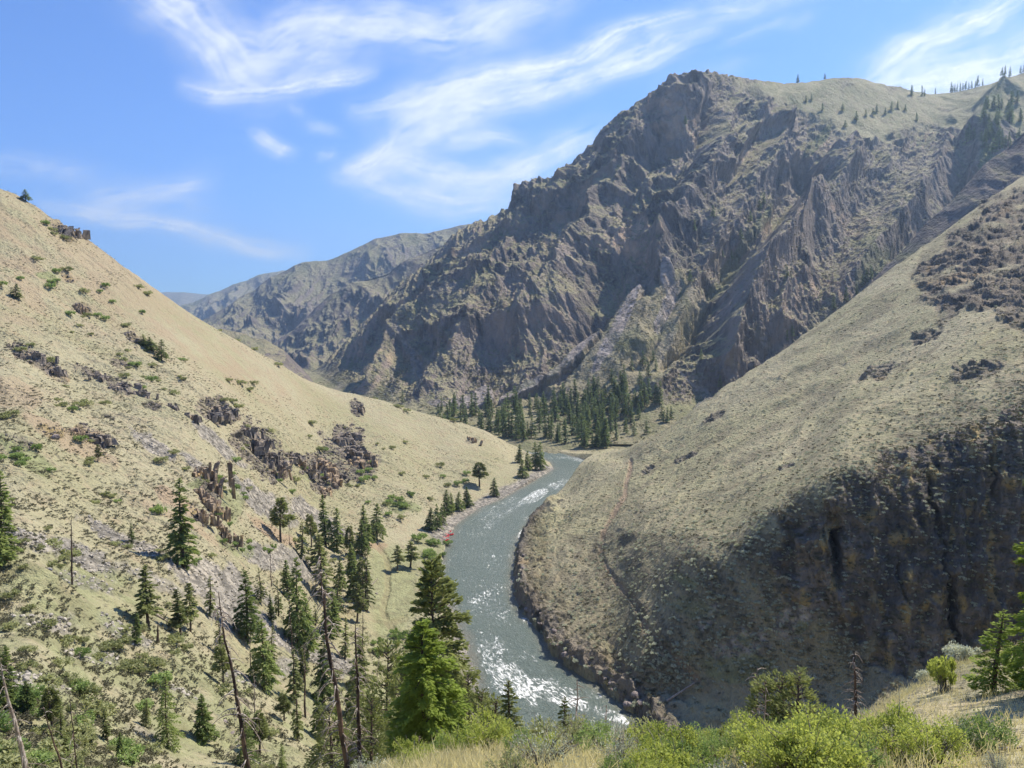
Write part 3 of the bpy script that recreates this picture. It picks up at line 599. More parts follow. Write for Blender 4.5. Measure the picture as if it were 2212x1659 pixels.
m_bark = bark_mat('live_bark', (0.05, 0.04, 0.035), (0.13, 0.095, 0.07), (0.09, 0.08, 0.07))
m_char = bark_mat('charred_bark', (0.025, 0.02, 0.02), (0.09, 0.065, 0.05), (0.17, 0.11, 0.075), 4)
m_dead = bark_mat('bleached_wood', (0.36, 0.31, 0.27), (0.20, 0.16, 0.13), (0.50, 0.46, 0.42), 9)
m_twig = bark_mat('twig_bark', (0.16, 0.14, 0.12), (0.30, 0.27, 0.24), (0.10, 0.08, 0.07), 9)

def unit(v): return v / (np.linalg.norm(v, axis=-1, keepdims=True) + 1e-9)
def sprays(C, U, size, g, w=0.42, flat=0.6):
    n = len(C); Nn = unit(g.normal(size=(n, 3)) * (1 - flat) + np.array([0, 0, flat])); W = unit(np.cross(U, Nn)); s = np.asarray(size).reshape(-1, 1) * np.ones((n, 1))
    V = np.stack([C - U * s, C + W * s * w, C + U * s, C - W * s * w], 1).reshape(-1, 3)
    return V, np.arange(n * 4, dtype=np.int32).reshape(-1, 4)
def tube(path, rad, k=6):
    path = np.asarray(path, float); n = len(path); T = unit(np.gradient(path, axis=0))
    ref = np.array([1.0, 0.2, 0.1]) if abs(T[0, 2]) > 0.7 else np.array([0.0, 0.1, 1.0])
    A_ = unit(np.cross(T, ref)); B = np.cross(T, A_); th = np.linspace(0, 2 * math.pi, k, endpoint=False)
    V = path[:, None] + (A_[:, None] * np.cos(th)[None, :, None] + B[:, None] * np.sin(th)[None, :, None]) * np.asarray(rad, float)[:, None, None]
    i = np.arange(n * k).reshape(n, k); j = np.roll(i, -1, 1)
    F = np.stack([i[:-1], j[:-1], j[1:], i[1:]], -1).reshape(-1, 4)
    return V.reshape(-1, 3), F
class Acc:
    def __init__(s): s.V = []; s.F = []; s.n = 0
    def add(s, V, F): s.V.append(V); s.F.append(F + s.n); s.n += len(V)
    def mesh(s, name, mats, smooth=True):
        f4 = [f for f in s.F if f.shape[1] == 4]; f3 = [f for f in s.F if f.shape[1] == 3]
        return mesh_from(name, np.concatenate(s.V), [np.concatenate(x) for x in (f4, f3) if x], mats, smooth)
def conifer_meshes(name, h, r, nb, K, leaf, seed, b0=0.08, droop=0.35, gap=0.18, mat=None, pine=False, bark=None, trunk_r=None, top=0.75, lean=0.0):
    g = np.random.default_rng(seed); tr = trunk_r or 0.014 * h + 0.04
    zz = np.linspace(0, 1, 9); bend = np.stack([0.02 * h * np.sin(zz * 3 + seed) + lean * h * zz, 0.015 * h * np.sin(zz * 2.3 + seed * 2), zz * h - 0.3], -1)
    A_ = Acc(); A_.add(*tube(bend, tr * (1 - zz) ** 0.8 + 0.015, 8)); S = []; 
    f = b0 + (1 - b0) * (np.arange(nb) + g.random(nb)) / nb
    side = g.random(8) * 0.5 + 0.75; az = np.arange(nb) * 2.39996 + g.normal(size=nb) * 0.35
    rel = (f - b0) / (1 - b0)
    shape = (1 - rel) ** top * np.minimum(1, rel * 6 + 0.55) if not pine else np.sqrt(np.clip(1 - rel, 0, 1)) * np.minimum(1, rel * 3 + 0.35)
    L = r * shape * (0.68 + 0.42 * g.random(nb)) * side[(az / (2 * math.pi) * 8).astype(int) % 8] + 0.02 * r
    keep = g.random(nb) > gap; f, az, L, rel = f[keep], az[keep], L[keep], rel[keep]; nb = len(f)
    cx = np.interp(f, zz, bend[:, 0]); cy = np.interp(f, zz, bend[:, 1]); cz = f * h
    rise = np.interp(rel, [0, 0.55, 1], [-0.12, 0.12, 0.9]) + 0.12 * g.normal(size=nb)
    Kn = np.maximum(2, (K * (L / r) ** 1.15).astype(int)); bi = np.repeat(np.arange(nb), Kn); n = len(bi)
    u = g.random(n) ** 0.65; u = 0.12 + 0.88 * u
    if pine: u = 0.45 + 0.6 * u * g.random(n) ** 0.3
    d = np.stack([np.cos(az[bi]), np.sin(az[bi]), 0 * az[bi]], -1); p = np.stack([-d[:, 1], d[:, 0], 0 * az[bi]], -1)
    lat = (g.random(n) - 0.5) * 2 * (0.30 * (1.15 - u) + 0.06) * L[bi] if not pine else g.normal(size=n) * 0.16 * L[bi] + g.normal(size=n) * 0.12
    zoff = rise[bi] * L[bi] * u - droop * L[bi] * u * u + g.normal(size=n) * (0.045 * L[bi] + 0.03 * leaf if not pine else 0.16 * L[bi])
    C = np.stack([cx[bi], cy[bi], cz[bi] + zoff], -1) + d * (u * L[bi])[:, None] + p * lat[:, None]
    U = unit(d * 1.0 + p * (np.sign(lat) * 0.7 + g.normal(size=n) * 0.25)[:, None] + np.array([0, 0, 1.0]) * (rise[bi] - 1.3 * droop * u + g.normal(size=n) * 0.2 + (0.5 if pine else 0))[:, None])
    V, F = sprays(C, U, leaf * (0.6 + 0.7 * g.random(n)), g, 0.38, 0.62 if not pine else 0.2)
    cm = mesh_from(name + '_crown', V, [F], [mat or m_fir], smooth=False)
    Bk = Acc(); 
    for k in range(0, nb, max(1, nb // 46)):
        t = np.linspace(0, 1, 4)[:, None]; dd = np.array([math.cos(az[k]), math.sin(az[k]), 0])
        pth = np.array([cx[k], cy[k], cz[k]]) + dd * L[k] * t * 0.9 + np.array([0, 0, 1]) * (rise[k] * L[k] * t * 0.9 - droop * L[k] * t * t * 0.8)
        A_.add(*tube(pth, np.linspace(0.02 + 0.003 * h, 0.006, 4), 4))
    return A_.mesh(name + '_trunk', [bark or m_bark]), cm
def snag_meshes(name, h, seed, r0=None, nbr=46, curl=0.9, bl=0.13, b0=0.2, mat_t=None, mat_b=None, lean=0.0, kinkx=0.0):
    g = np.random.default_rng(seed); zz = np.linspace(0, 1, 16); r0 = r0 or 0.011 * h + 0.05
    wob = np.cumsum(g.normal(size=(16, 2)) * 0.0035 * h, 0)
    path = np.stack([wob[:, 0] + lean * h * zz + kinkx * h * np.sin(zz * 3.1), wob[:, 1], zz * h - 0.4], -1)
    T = Acc(); T.add(*tube(path, r0 * (1 - zz) ** 0.75 + 0.02, 9)); B = Acc()
    for k in range(nbr):
        f = b0 + (0.99 - b0) * g.random(); az = g.random() * 6.283; L = h * bl * (1.15 - 0.75 * f) * (0.35 + 0.9 * g.random())
        base = np.array([np.interp(f, zz, path[:, c]) for c in range(3)]); t = np.linspace(0, 1, 7)
        dd = np.array([math.cos(az), math.sin(az), 0]); up = 0.35 + 0.3 * g.normal()
        cur = curl * (0.5 + g.random()); side = np.array([-dd[1], dd[0], 0]) * g.normal() * 0.25
        pth = base + dd * (L * t)[:, None] + side * (L * t * t)[:, None] + np.array([0, 0, 1]) * (L * (up * t - cur * t * t))[:, None]
        rr = (0.016 + 0.0030 * h) * (0.5 + 0.5 * g.random()); B.add(*tube(pth, np.linspace(rr, 0.25 * rr, 7), 4))
        for q in range(int(g.random() * 3.2)):
            i0 = int(2 + g.random() * 4); b = pth[i0]; d2 = unit((pth[-1] - pth[1])[None])[0] + g.normal(size=3) * 0.6; l2 = L * 0.3 * (0.4 + g.random()); t2 = np.linspace(0, 1, 4)[:, None]
            B.add(*tube(b + d2 * l2 * t2 - np.array([0, 0, 1]) * l2 * 0.3 * t2 ** 2, np.linspace(0.4 * rr, 0.15 * rr, 4), 3))
    return T.mesh(name + '_trunk', [mat_t or m_char]), B.mesh(name + '_limbs', [mat_b or m_dead])
def shrub_meshes(name, r, h, nblob, nleaf, leaf, seed, mat, stems=10, upright=0.0):
    g = np.random.default_rng(seed); az = g.random(nblob) * 6.283; rr = np.sqrt(g.random(nblob)) * r * 0.75
    cen = np.stack([rr * np.cos(az), rr * np.sin(az), h * (0.35 + 0.5 * g.random(nblob) * (1 - 0.55 * (rr / r) ** 2))], -1)
    br = (0.12 + 0.2 * g.random(nblob)) * min(r, h) * (1.0 if nblob > 24 else 1.35)
    bi = g.integers(0, nblob, nleaf); off = unit(g.normal(size=(nleaf, 3))) * (g.random((nleaf, 1)) ** 0.45)
    C = cen[bi] + off * br[bi][:, None] * np.array([1, 1, 0.85 + upright]); C[:, 2] = np.abs(C[:, 2]) + 0.02
    U = unit(off + g.normal(size=(nleaf, 3)) * 0.6 + np.array([0, 0, 0.3 + upright]))
    V, F = sprays(C, U, leaf * (0.6 + 0.8 * g.random(nleaf)), g, 0.5, 0.3)
    cm = mesh_from(name + '_leaves', V, [F], [mat], smooth=False)
    B = Acc()
    for k in range(stems):
        c = cen[k % nblob] * (1.0 + 0.5 * g.random()); t = np.linspace(0, 1, 5)[:, None]
        pth = c * t ** np.array([1.3, 1.3, 0.9]) + np.array([g.normal() * 0.1, g.normal() * 0.1, -0.1]) * (1 - t) + g.normal(size=(5, 3)) * 0.03 * r
        B.add(*tube(pth, np.linspace(0.012 + 0.012 * h, 0.004, 5), 4))
    return B.mesh(name + '_stems', [m_twig]), cm

def place(name, label, cat, loc, rot, scale, parts, group=None):
    """a thing: an Empty with its part meshes"""
    r = bpy.data.objects.new(name, None); COL.objects.link(r); r.empty_display_size = 0.5
    r.location = loc; r.rotation_euler = (0, 0, rot); r.scale = scale if isinstance(scale, tuple) else (scale,) * 3
    tag(r, label, cat, group)
    for pn, me in parts: link(pn, me, r)
    return r
def place1(name, label, cat, loc, rot, scale, me, group=None):
    o = link(name, me); o.location = loc; o.rotation_euler = (0, 0, rot); o.scale = scale if isinstance(scale, tuple) else (scale,) * 3
    return tag(o, label, cat, group)

# ---- kinds (all 10 m tall before scaling)
FIR = [conifer_meshes('fir', 10, 1.75 + 0.25 * k, 130, 54, 0.25, 300 + k, 0.05 + 0.03 * k, 0.42, 0.16, m_fir) for k in range(3)]
PINE = [conifer_meshes('pine', 10, 1.6 + 0.25 * k, 80, 70, 0.26, 310 + k, 0.22 + 0.09 * k, 0.25, 0.2, m_pine, pine=(k == 2), top=0.6) for k in range(3)]
THIN = [conifer_meshes('thin', 10, 1.25, 100, 28, 0.26, 320 + k, 0.12, 0.5, 0.38, m_pine) for k in range(2)]
FARM = [conifer_meshes('far', 10, 1.5 + 0.25 * k, 52, 17, 0.55, 330 + k, 0.04 + 0.03 * k, 0.35, 0.12, m_far) for k in range(4)]
def one_mesh(tm, cm, name):
    """trunk and crown of a far tree joined: a few pixels tall"""
    n1 = len(tm.vertices); V = np.empty((n1 + len(cm.vertices)) * 3, np.float32); tm.vertices.foreach_get('co', V[:n1 * 3]); cm.vertices.foreach_get('co', V[n1 * 3:])
    def fac(me):
        a_ = np.empty(len(me.loops), np.int32); me.loops.foreach_get('vertex_index', a_); return a_.reshape(-1, 4)
    F = np.concatenate([fac(tm), fac(cm) + n1]); mi = np.concatenate([np.zeros(len(tm.polygons)), np.ones(len(cm.polygons))])
    return mesh_from(name, V.reshape(-1, 3), [F], [m_bark, m_far], smooth=False, mi=mi)
FAR = [one_mesh(t, c, 'far_tree') for t, c in FARM]
kinds = {'fir': FIR, 'pine': PINE, 'thin': THIN}
def tree_at(x, yb, yt, kind, label, which='G', wid=1.0, d=None, name=None, group=None, var=None, mats=None):
    p = hit(x, yb, which) if d is None else hidden_base(x, d)
    if p is None: return None
    if d is not None:
        m = float(am(x, yt)[1]); H = m * p[1] - p[2]
    else: H = (yb - yt) / FPX * (p[1] * 1.03) 
    k = kinds[kind] if mats is None else mats; v = random.randrange(len(k)) if var is None else var
    tm, cm = k[v]; s = H / 10.0
    return place(name or {'fir': 'fir_tree', 'pine': 'pine_tree', 'thin': 'pine_tree'}[kind], label, 'tree', p - np.array([0, 0, 0.1]), random.random() * 6.28,
                 (s * wid, s * wid, s), [('trunk', tm), ('crown', cm)], group)
T = [
 (5, 1222, 1015, 'fir', 'tall dark fir at the edge of the talus, partly out of view', 1.15), (212, 998, 960, 'pine', 'small lone pine beside dark rocks high on the tan slope', 1.5),
 (397, 1226, 1030, 'fir', 'tallest dark fir standing beside the orange rock pinnacles', 1.2), (283, 1172, 1130, 'fir', 'small dark fir on bare talus between the tall snag and the big fir', 1.3),
 (321, 1355, 1217, 'pine', 'pine with a long bare lower trunk above the grey talus', 1.35), (388, 1368, 1269, 'pine', 'wider of the two touching pines below the grey talus', 1.4),
 (411, 1364, 1255, 'pine', 'slimmer and taller of the two touching pines below the grey talus', 1.1), (297, 1390, 1325, 'fir', 'small full fir beside the charred stump', 1.4),
 (473, 1414, 1319, 'thin', 'narrow pine behind the leaning snag with curled limbs', 1.3), (532, 1385, 1228, 'fir', 'ragged tall fir at the right end of the grey talus', 1.1),
 (585, 1340, 1280, 'fir', 'small very dark fir beyond the talus tongue', 1.1), (608, 1173, 1075, 'pine', 'pine on two thin trunks over the upper talus', 1.5),
 (671, 1180, 1110, 'pine', 'short pine behind the row of tall firs, nearest the upper talus', 1.3), (652, 1208, 1122, 'thin', 'thin pine just below the short pine in the fir row', 1.5),
 (701, 1178, 1068, 'fir', 'broad fir at the foot of the rocky outcrop', 1.2), (728, 1190, 1097, 'fir', 'dark full fir next to the broad fir under the outcrop', 1.3),
 (787, 1174, 1090, 'fir', 'dark fir in the clump at the upper edge of the meadow', 1.4), (815, 1168, 1086, 'fir', 'tallest fir of the clump at the upper edge of the meadow', 1.3),
 (781, 1200, 1123, 'fir', 'fir in front of the meadow clump', 1.3), (697, 1300, 1150, 'thin', 'ragged dark fir with thin drooping limbs among snags', 1.6),
 (643, 1400, 1200, 'fir', 'tall slender fir in the middle of the snags', .85), (662, 1418, 1290, 'fir', 'shorter fir in front of the tall slender fir', 1.1), (762, 1292, 1172, 'fir', 'tall fir left of the green meadow', 1.15),
 (784, 1302, 1205, 'pine', 'pine touching the tall fir left of the green meadow', 1.2), (795, 1322, 1190, 'thin', 'one sided thin pine at the meadow edge', 1.2), (731, 1333, 1235, 'thin', 'small thin pine behind the tall leaning snag', 1.4),
 (745, 1425, 1328, 'thin', 'sparse young pine between the two tallest snags', 1.4), (569, 1486, 1335, 'fir', 'bright sided fir on the grass below the talus tongue', 1.2), (640, 1522, 1395, 'thin', 'dark leaning fir beside the charred trunk', 1.4),
 (612, 1555, 1497, 'pine', 'small round grey green pine on the dry grass', 1.8), (857, 1233, 1177, 'pine', 'slim pine on the riverside meadow', 1.5), (886, 1226, 1168, 'pine', 'round topped pine beside the riverside willows', 1.9),
 (929, 1146, 1096, 'fir', 'widest dark pine of the riverside clump above the rafts', 2.0), (943, 1142, 1087, 'fir', 'second pine of the riverside clump above the rafts', 1.2), (955, 1133, 1087, 'fir', 'narrow pine nearest the gravel in the clump above the rafts', 1.2),
 (965, 1109, 1057, 'fir', 'tall pine in the middle riverside clump', 1.5), (975, 1106, 1064, 'fir', 'narrow pine beside the tall one in the middle riverside clump', 1.3), (992, 1102, 1062, 'fir', 'rounded pine in the middle riverside clump', 1.7), (1008, 1093, 1051, 'fir', 'upstream pine of the middle riverside clump', 1.8),
 (1068, 1072, 1031, 'fir', 'single dark pine at the top of the gravel bar', 1.5), (1034, 1051, 999, 'pine', 'lone round crowned pine on the flat with a shadow beside it', 2.1), (1123, 1000, 959, 'fir', 'pine set apart at the river bend', 1.7), (1140, 1014, 973, 'fir', 'shorter pine at the river bend', 1.4),
 (1156, 1015, 955, 'fir', 'tall pine at the tip of the gravel bar', 1.2), (1166, 1014, 955, 'fir', 'twin of the tall pine at the gravel bar tip, nearest the water', 1.2), (1128, 1031, 993, 'fir', 'low full pine in front of the river bend pines', 1.8),
 (60, 424, 401, 'fir', 'lone tree on the skyline of the tan hill', 2.4), (36, 645, 614, 'fir', 'small dark fir high on the tan hill', 2.2), (350, 780, 734, 'fir', 'dark fir in the fold of the tan hill', 1.7), (326, 758, 728, 'fir', 'bushy fir uphill in the fold of the tan hill', 3.0), (310, 748, 722, 'fir', 'shaded fir at the top of the fold in the tan hill', 2.6),
 (15, 1536, 1388, 'fir', 'dark fir behind the bleached snag at the frame edge', 1.3), (57, 1536, 1466, 'fir', 'short full fir beside the dark fir near the frame edge', 1.7),
 (1729, 1553, 1450, 'pine', 'largest olive pine behind the yellow green shrubs', 3.2), (1689, 1556, 1458, 'pine', 'middle olive pine behind the yellow green shrubs', 2.4), (1655, 1560, 1465, 'pine', 'leftmost olive pine, touching the dead white top', 2.4),
]
for x, yb, yt, k, lb, w in T:
    if yb > 1550 and x > 1500: continue
    tree_at(x, yb, yt, k, lb, wid=w)
g = np.random.default_rng(55)
BELT = [(620, 1290), (600, 1330), (690, 1250), (715, 1380), (680, 1350), (770, 1345), (735, 1275), (560, 1300), (655, 1470), (700, 1520), (455, 1330), (755, 1210), (760, 1240), (590, 1440), (480, 1480), (690, 1600), (230, 1600), (110, 1590), (440, 1600), (640, 1600), (560, 1630), (765, 1560), (730, 1620), (775, 1500), (260, 1640), (140, 1650)]
for n_, (x, y) in enumerate(BELT):
    hpx = g.uniform(70, 125) * (1.25 if y > 1500 else 1) * (0.7 if n_ % 4 == 0 else 1)
    w_ = 'on the near slope below the snags' if y > 1500 else 'in the tree belt beside the meadow' if x > 740 else 'in the tree belt below the talus'
    tree_at(x, y, y - hpx, ('fir', 'thin', 'pine')[n_ % 3], f"{'short' if hpx < 85 else 'tall'} {('green fir', 'sparse thin pine', 'soft green pine')[n_ % 3]} {w_}", wid=g.uniform(1.0, 1.6), group=f'belt trees {w_}')
# near trees whose feet something hides: placed by distance
NF = conifer_meshes('big_fir', 10, 2.7, 300, 190, 0.13, 401, 0.0, 0.40, 0.08, m_firb, top=0.62)
NF2 = conifer_meshes('old_fir', 10, 3.0, 190, 230, 0.16, 402, 0.05, 0.28, 0.22, m_pine, top=0.5)
NF3 = conifer_meshes('sapling', 10, 2.3, 120, 80, 0.15, 403, 0.04, 0.18, 0.10, m_firb)
NF5 = conifer_meshes('edge_fir', 10, 1.5, 120, 240, 0.09, 404, 0.04, 0.30, 0.12, m_firb, top=0.3)
N3 = [conifer_meshes('slope_fir', 10, 2.0 + .3 * k, 150, 80, 0.15, 410 + k, 0.03, 0.4, 0.15, m_fir if k else m_pine) for k in range(2)]
N4 = [conifer_meshes('near_pine', 10, 2.4, 100, 110, 0.14, 420 + k, 0.18, 0.15, 0.25, m_pine, pine=True) for k in range(2)]
for x, d, yt, mats, lb, w, nm in (
    (918, 55, 1338, [NF], 'bright green full fir in the middle foreground', 1.3, 'fir_tree'), (925, 78, 1212, [NF2], 'old fir with ragged crown behind the bright fir', 0.78, 'fir_tree'),
    (190, 112, 1530, N3, 'dark fir in the near corner between thin snags', 1.1, 'fir_tree'), (347, 120, 1462, [N3[1]], 'tallest fir on the near slope, dark and dense', 1.0, 'fir_tree'), (303, 122, 1510, [N3[0]], 'grey green pine leaning against the tallest near fir', 1.2, 'pine_tree'),
    (520, 125, 1528, [N3[1]], 'dark fir behind the leaning snag, cut off by the frame', 1.0, 'fir_tree'), (597, 128, 1605, N3, 'small fir tip at the bottom frame edge', 1.0, 'fir_tree'), (704, 118, 1525, N4, 'wide soft pine behind the two tallest snags', 1.3, 'pine_tree'),
    (800, 105, 1500, N4, 'hazy green pine left of the bright fir', 1.1, 'pine_tree'), (838, 150, 1388, N4, 'tall soft pine below the meadow', 0.8, 'pine_tree'), (868, 130, 1440, N4, 'slender pine at the left side of the bright fir', 0.8, 'pine_tree'), (770, 170, 1420, [N3[0]], 'sparse pine on the slope foot beside the paired snags', 1.0, 'pine_tree'),
    (1012, 70, 1458, N4, 'dry olive pine at the right side of the bright fir', 1.1, 'pine_tree'), (1040, 66, 1490, N4, 'second olive pine right of the bright fir', 1.2, 'pine_tree'), (1106, 52, 1466, [N3[0]], 'pointed olive fir against the white water', 1.3, 'fir_tree'), (1072, 60, 1505, N4, 'low olive pine beside the pointed fir', 1.3, 'pine_tree'),
    (1218, 50, 1503, [N3[0]], 'small pointed fir in front of the rapid', 1.0, 'fir_tree'), (1168, 50, 1541, [N3[1]], 'tiny fir tip above the yellow shrubs', 1.0, 'fir_tree'), (985, 90, 1500, N3, 'fir showing between the bright fir and the gravel', 1.0, 'fir_tree'),
    (1729, 40, 1448, N4, 'largest olive pine behind the yellow green shrubs', 1.35, 'pine_tree'), (1692, 41, 1458, [N4[1]], 'middle olive pine behind the yellow green shrubs', 1.3, 'pine_tree'), (1655, 42, 1468, N4, 'narrow olive pine touching the dead white top', 1.4, 'pine_tree'),
    (2168, 24, 1308, [NF3], 'pale green young fir on the grassy shoulder', 1.75, 'fir_tree'), (2278, 20, 850, [NF5], 'tall fir beyond the frame whose limbs reach into view', 0.95, 'fir_tree')):
    tree_at(x, 0, yt, 'fir', lb, wid=w, d=d, name=nm, mats=mats)

# ---- dead trees: base, top, forward distance or None
for i, (xb, yb, xt, yt, d, nb, r, lb, pale) in enumerate((
    (744, 1690, 693, 1180, 52, 95, 0.20, 'tallest leaning snag with many curled limbs', 0), (771, 1690, 766, 1330, 54, 80, 0.17, 'upright snag close beside the tallest leaning snag', 0), (552, 1690, 474, 1265, 50, 70, 0.17, 'leaning snag with reddish bark and curled pale top', 0),
    (45, 1700, 2, 1415, 46, 50, 0.17, 'bleached snag leaning at the frame corner', 1), (131, 1700, 92, 1515, 60, 16, 0.10, 'thin bare pole leaning in the near corner', 0), (152, 1700, 149, 1498, 60, 20, 0.06, 'thin upright dead pole in the near corner', 0),
    (155, 1263, 152, 1105, None, 26, 0.2, 'tall charred snag standing alone in talus', 0), (340, 1387, 341, 1338, None, 3, 0.3, 'short charred stump beside the small fir', 0), (585, 1267, 579, 1175, None, 10, 0.16, 'thin dark snag above the talus tongue', 0),
    (658, 1551, 657, 1390, None, 30, 0.28, 'thick black trunk on the dry grass', 0), (783, 1412, 785, 1285, None, 22, 0.2, 'straight dark snag below the meadow', 0), (633, 1424, 622, 1262, None, 26, 0.16, 'thin snag crossing the slender fir', 0),
    (551, 1560, 552, 1440, None, 30, 0.14, 'slim grey snag in front of the bright sided fir', 1), (541, 1465, 540, 1370, None, 20, 0.14, 'dark snag at the lower end of the talus', 0), (795, 1324, 793, 1180, None, 18, 0.18, 'black snag at the meadow edge', 0), (701, 1470, 698, 1395, None, 8, 0.16, 'short broken snag among fallen logs', 0),
    (624, 1178, 622, 1095, None, 10, 0.13, 'thin snag beside the pine on the upper talus', 0), (811, 1480, 822, 1400, None, 10, 0.14, 'small grey snag below the meadow', 1),
    (1865, 1600, 1845, 1385, 30, 60, 0.065, 'dark bare snag in front of the grassy shoulder', 0), (1251, 1600, 1249, 1452, 42, 26, 0.07, 'grey bare snag in front of the river', 1), (1306, 1600, 1308, 1508, 40, 18, 0.05, 'small forked dead top by the river', 1),
    (1648, 1590, 1641, 1426, 44, 34, 0.07, 'bleached dead top beside the olive pines', 1), (1661, 1590, 1662, 1468, 38, 26, 0.05, 'grey dead stem in front of the olive pines', 1), (900, 1640, 905, 1570, 30, 10, 0.03, 'small dead stem at the foot of the bright fir', 1))):
    p = hit(xb, yb) if d is None else hidden_base(xb, d)
    if p is None: continue
    a1, m1_ = am(xt, yt); top = np.array([a1 * p[1], p[1], m1_ * p[1]]); H = float(top[2] - p[2]); lean = float((top[0] - p[0]) / H)
    tm, bm_ = snag_meshes('snag', H, 500 + i, r, nb, 1.0 if pale == 0 else 0.7, 0.115 if H > 9 else 0.17, 0.12, m_char if not pale else m_dead, m_dead, lean=lean)
    place('dead_tree', lb, 'dead tree', p, 0, 1.0, [('trunk', tm), ('crown', bm_)])

# ---- the pine wood on the far terrace and the scattered mountain trees
g = np.random.default_rng(77)
wood = [(1010, 905), (1062, 938), (1115, 955), (1190, 958), (1290, 975), (1345, 955), (1400, 905), (1440, 880), (1390, 850), (1330, 818), (1270, 850), (1180, 868), (1100, 870), (1050, 868), (1000, 880), (950, 880), (940, 892)]
pts = []
while len(pts) < 150:
    x = g.uniform(930, 1440); y = g.uniform(815, 978)
    if poly_sd(np.array([x]), np.array([y]), wood)[0] < 0 and (g.random() < 0.35 + 0.65 * (fbm(np.array([x / 40]), np.array([y / 20]), 3, 78)[0] > 0) or x > 1240 and x < 1330): pts.append((x, y))
pts += [(1275 + g.normal() * 24, 930 + g.normal() * 26) for _ in range(22)] + [(1292, 968), (1278, 972), (1308, 972), (1262, 965)]
pts += [(g.uniform(945, 1130), g.uniform(885, 948)) for _ in range(34)]
pts.sort(key=lambda p: p[1])
for x, y in pts:
    p = hit(x, y, 'M')
    if p is None: continue
    H = g.uniform(19, 33); s = H / 10
    w_ = ('beside the far river bank' if y > 950 else 'at the foot of the pale talus cones' if x < 1080 else 'in the dense clump at the downstream end' if x > 1225 and y > 890 else 'in the open middle' if y > 890 else 'at the upper edge against the slope'); z_ = 'short' if H < 23 else 'tall' if H > 28 else 'middling'
    place1('pine_tree', f'{z_} dark pine {w_} of the terrace wood', 'tree', p - [0, 0, .3], g.random() * 6, (s * 1.1, s * 1.1, s), FAR[g.integers(4)], f'terrace wood pines {w_}')
def scatter_trees(lst, which, label, group, h0, h1, wid=1.2):
    for x, y in lst:
        p = hit(x, y, which, 22)
        if p is None: continue
        H = g.uniform(h0, h1); s = H / 10
        place1('pine_tree', label, 'tree', p - [0, 0, .4], g.random() * 6, (s * wid, s * wid, s), FAR[g.integers(4)], group)
scatter_trees([(1370, 940), (1396, 938), (1434, 912), (1428, 905), (1442, 912), (1450, 905), (1555, 838), (1515, 778), (1905, 598), (1870, 612), (1862, 618), (1880, 603), (1490, 610), (1388, 790), (1380, 830), (1345, 850), (1400, 812), (1416, 800), (1320, 820), (1365, 800), (1410, 780), (870, 870), (1850, 640), (1828, 650), (1700, 735), (1710, 728), (2045, 510), (1800, 668)], 'M',
    'single dark pine scattered on the mountain foot above the terrace wood', 'scattered pines on the mountain foot', 15, 24)
scatter_trees([(1480, 270), (1560, 555), (1620, 480), (1600, 520), (1640, 455), (1650, 440), (1580, 560), (1870, 253), (1885, 250), (1893, 243), (1850, 262), (1912, 246), (1925, 240), (1940, 236), (1955, 242), (1980, 262), (1825, 275), (1740, 222), (1752, 218), (1820, 240), (1776, 240), (1540, 470), (1500, 500), (1700, 600), (1720, 170), (1780, 168)], 'M',
    'small dark tree dotted over the upper mountain', 'trees dotted over the upper mountain', 16, 26, 1.4)
scatter_trees([(1968, 206), (1992, 208), (1997, 208), (2020, 206), (2055, 200), (2058, 198), (2063, 198), (2068, 196), (2073, 196), (2080, 194), (2086, 192), (2092, 190), (2098, 188), (2105, 184), (2110, 182), (2122, 180), (2165, 164), (2172, 162), (2180, 158), (2200, 152), (2206, 150), (1970, 208)], 'M',
    'small tree standing on the skyline saddle', 'trees on the skyline saddle', 20, 34, 1.0)
scatter_trees([(2120 + 90 * g.random(), 215 + 120 * g.random()) for _ in range(46)] + [(2085 + 20 * g.random(), 290 + 30 * g.random()) for _ in range(6)], 'M', 'tree of the steep wood below the skyline at the far corner', 'trees of the steep corner wood', 22, 36, 1.3)

# ---- shrubs
SH = [shrub_meshes('shrub', 1.3, 1.4, 16, 620, 0.14, 600 + k, m_shrub if k < 3 else m_willow, 8) for k in range(5)]
SG = [shrub_meshes('sage', 0.8, 0.8, 9, 260, 0.13, 610 + k, m_sage, 4)[1] for k in range(4)]
DS = [shrub_meshes('scrub', 0.9, 0.7, 9, 150, 0.14, 620 + k, m_dsage, 4)[1] for k in range(3)]
Gv = GP.reshape(-1, 3); fx = GPX.ravel(); fy = GPY.ravel(); vis = GV.ravel() & (fx > -30) & (fx < 2240) & (fy < 1700)
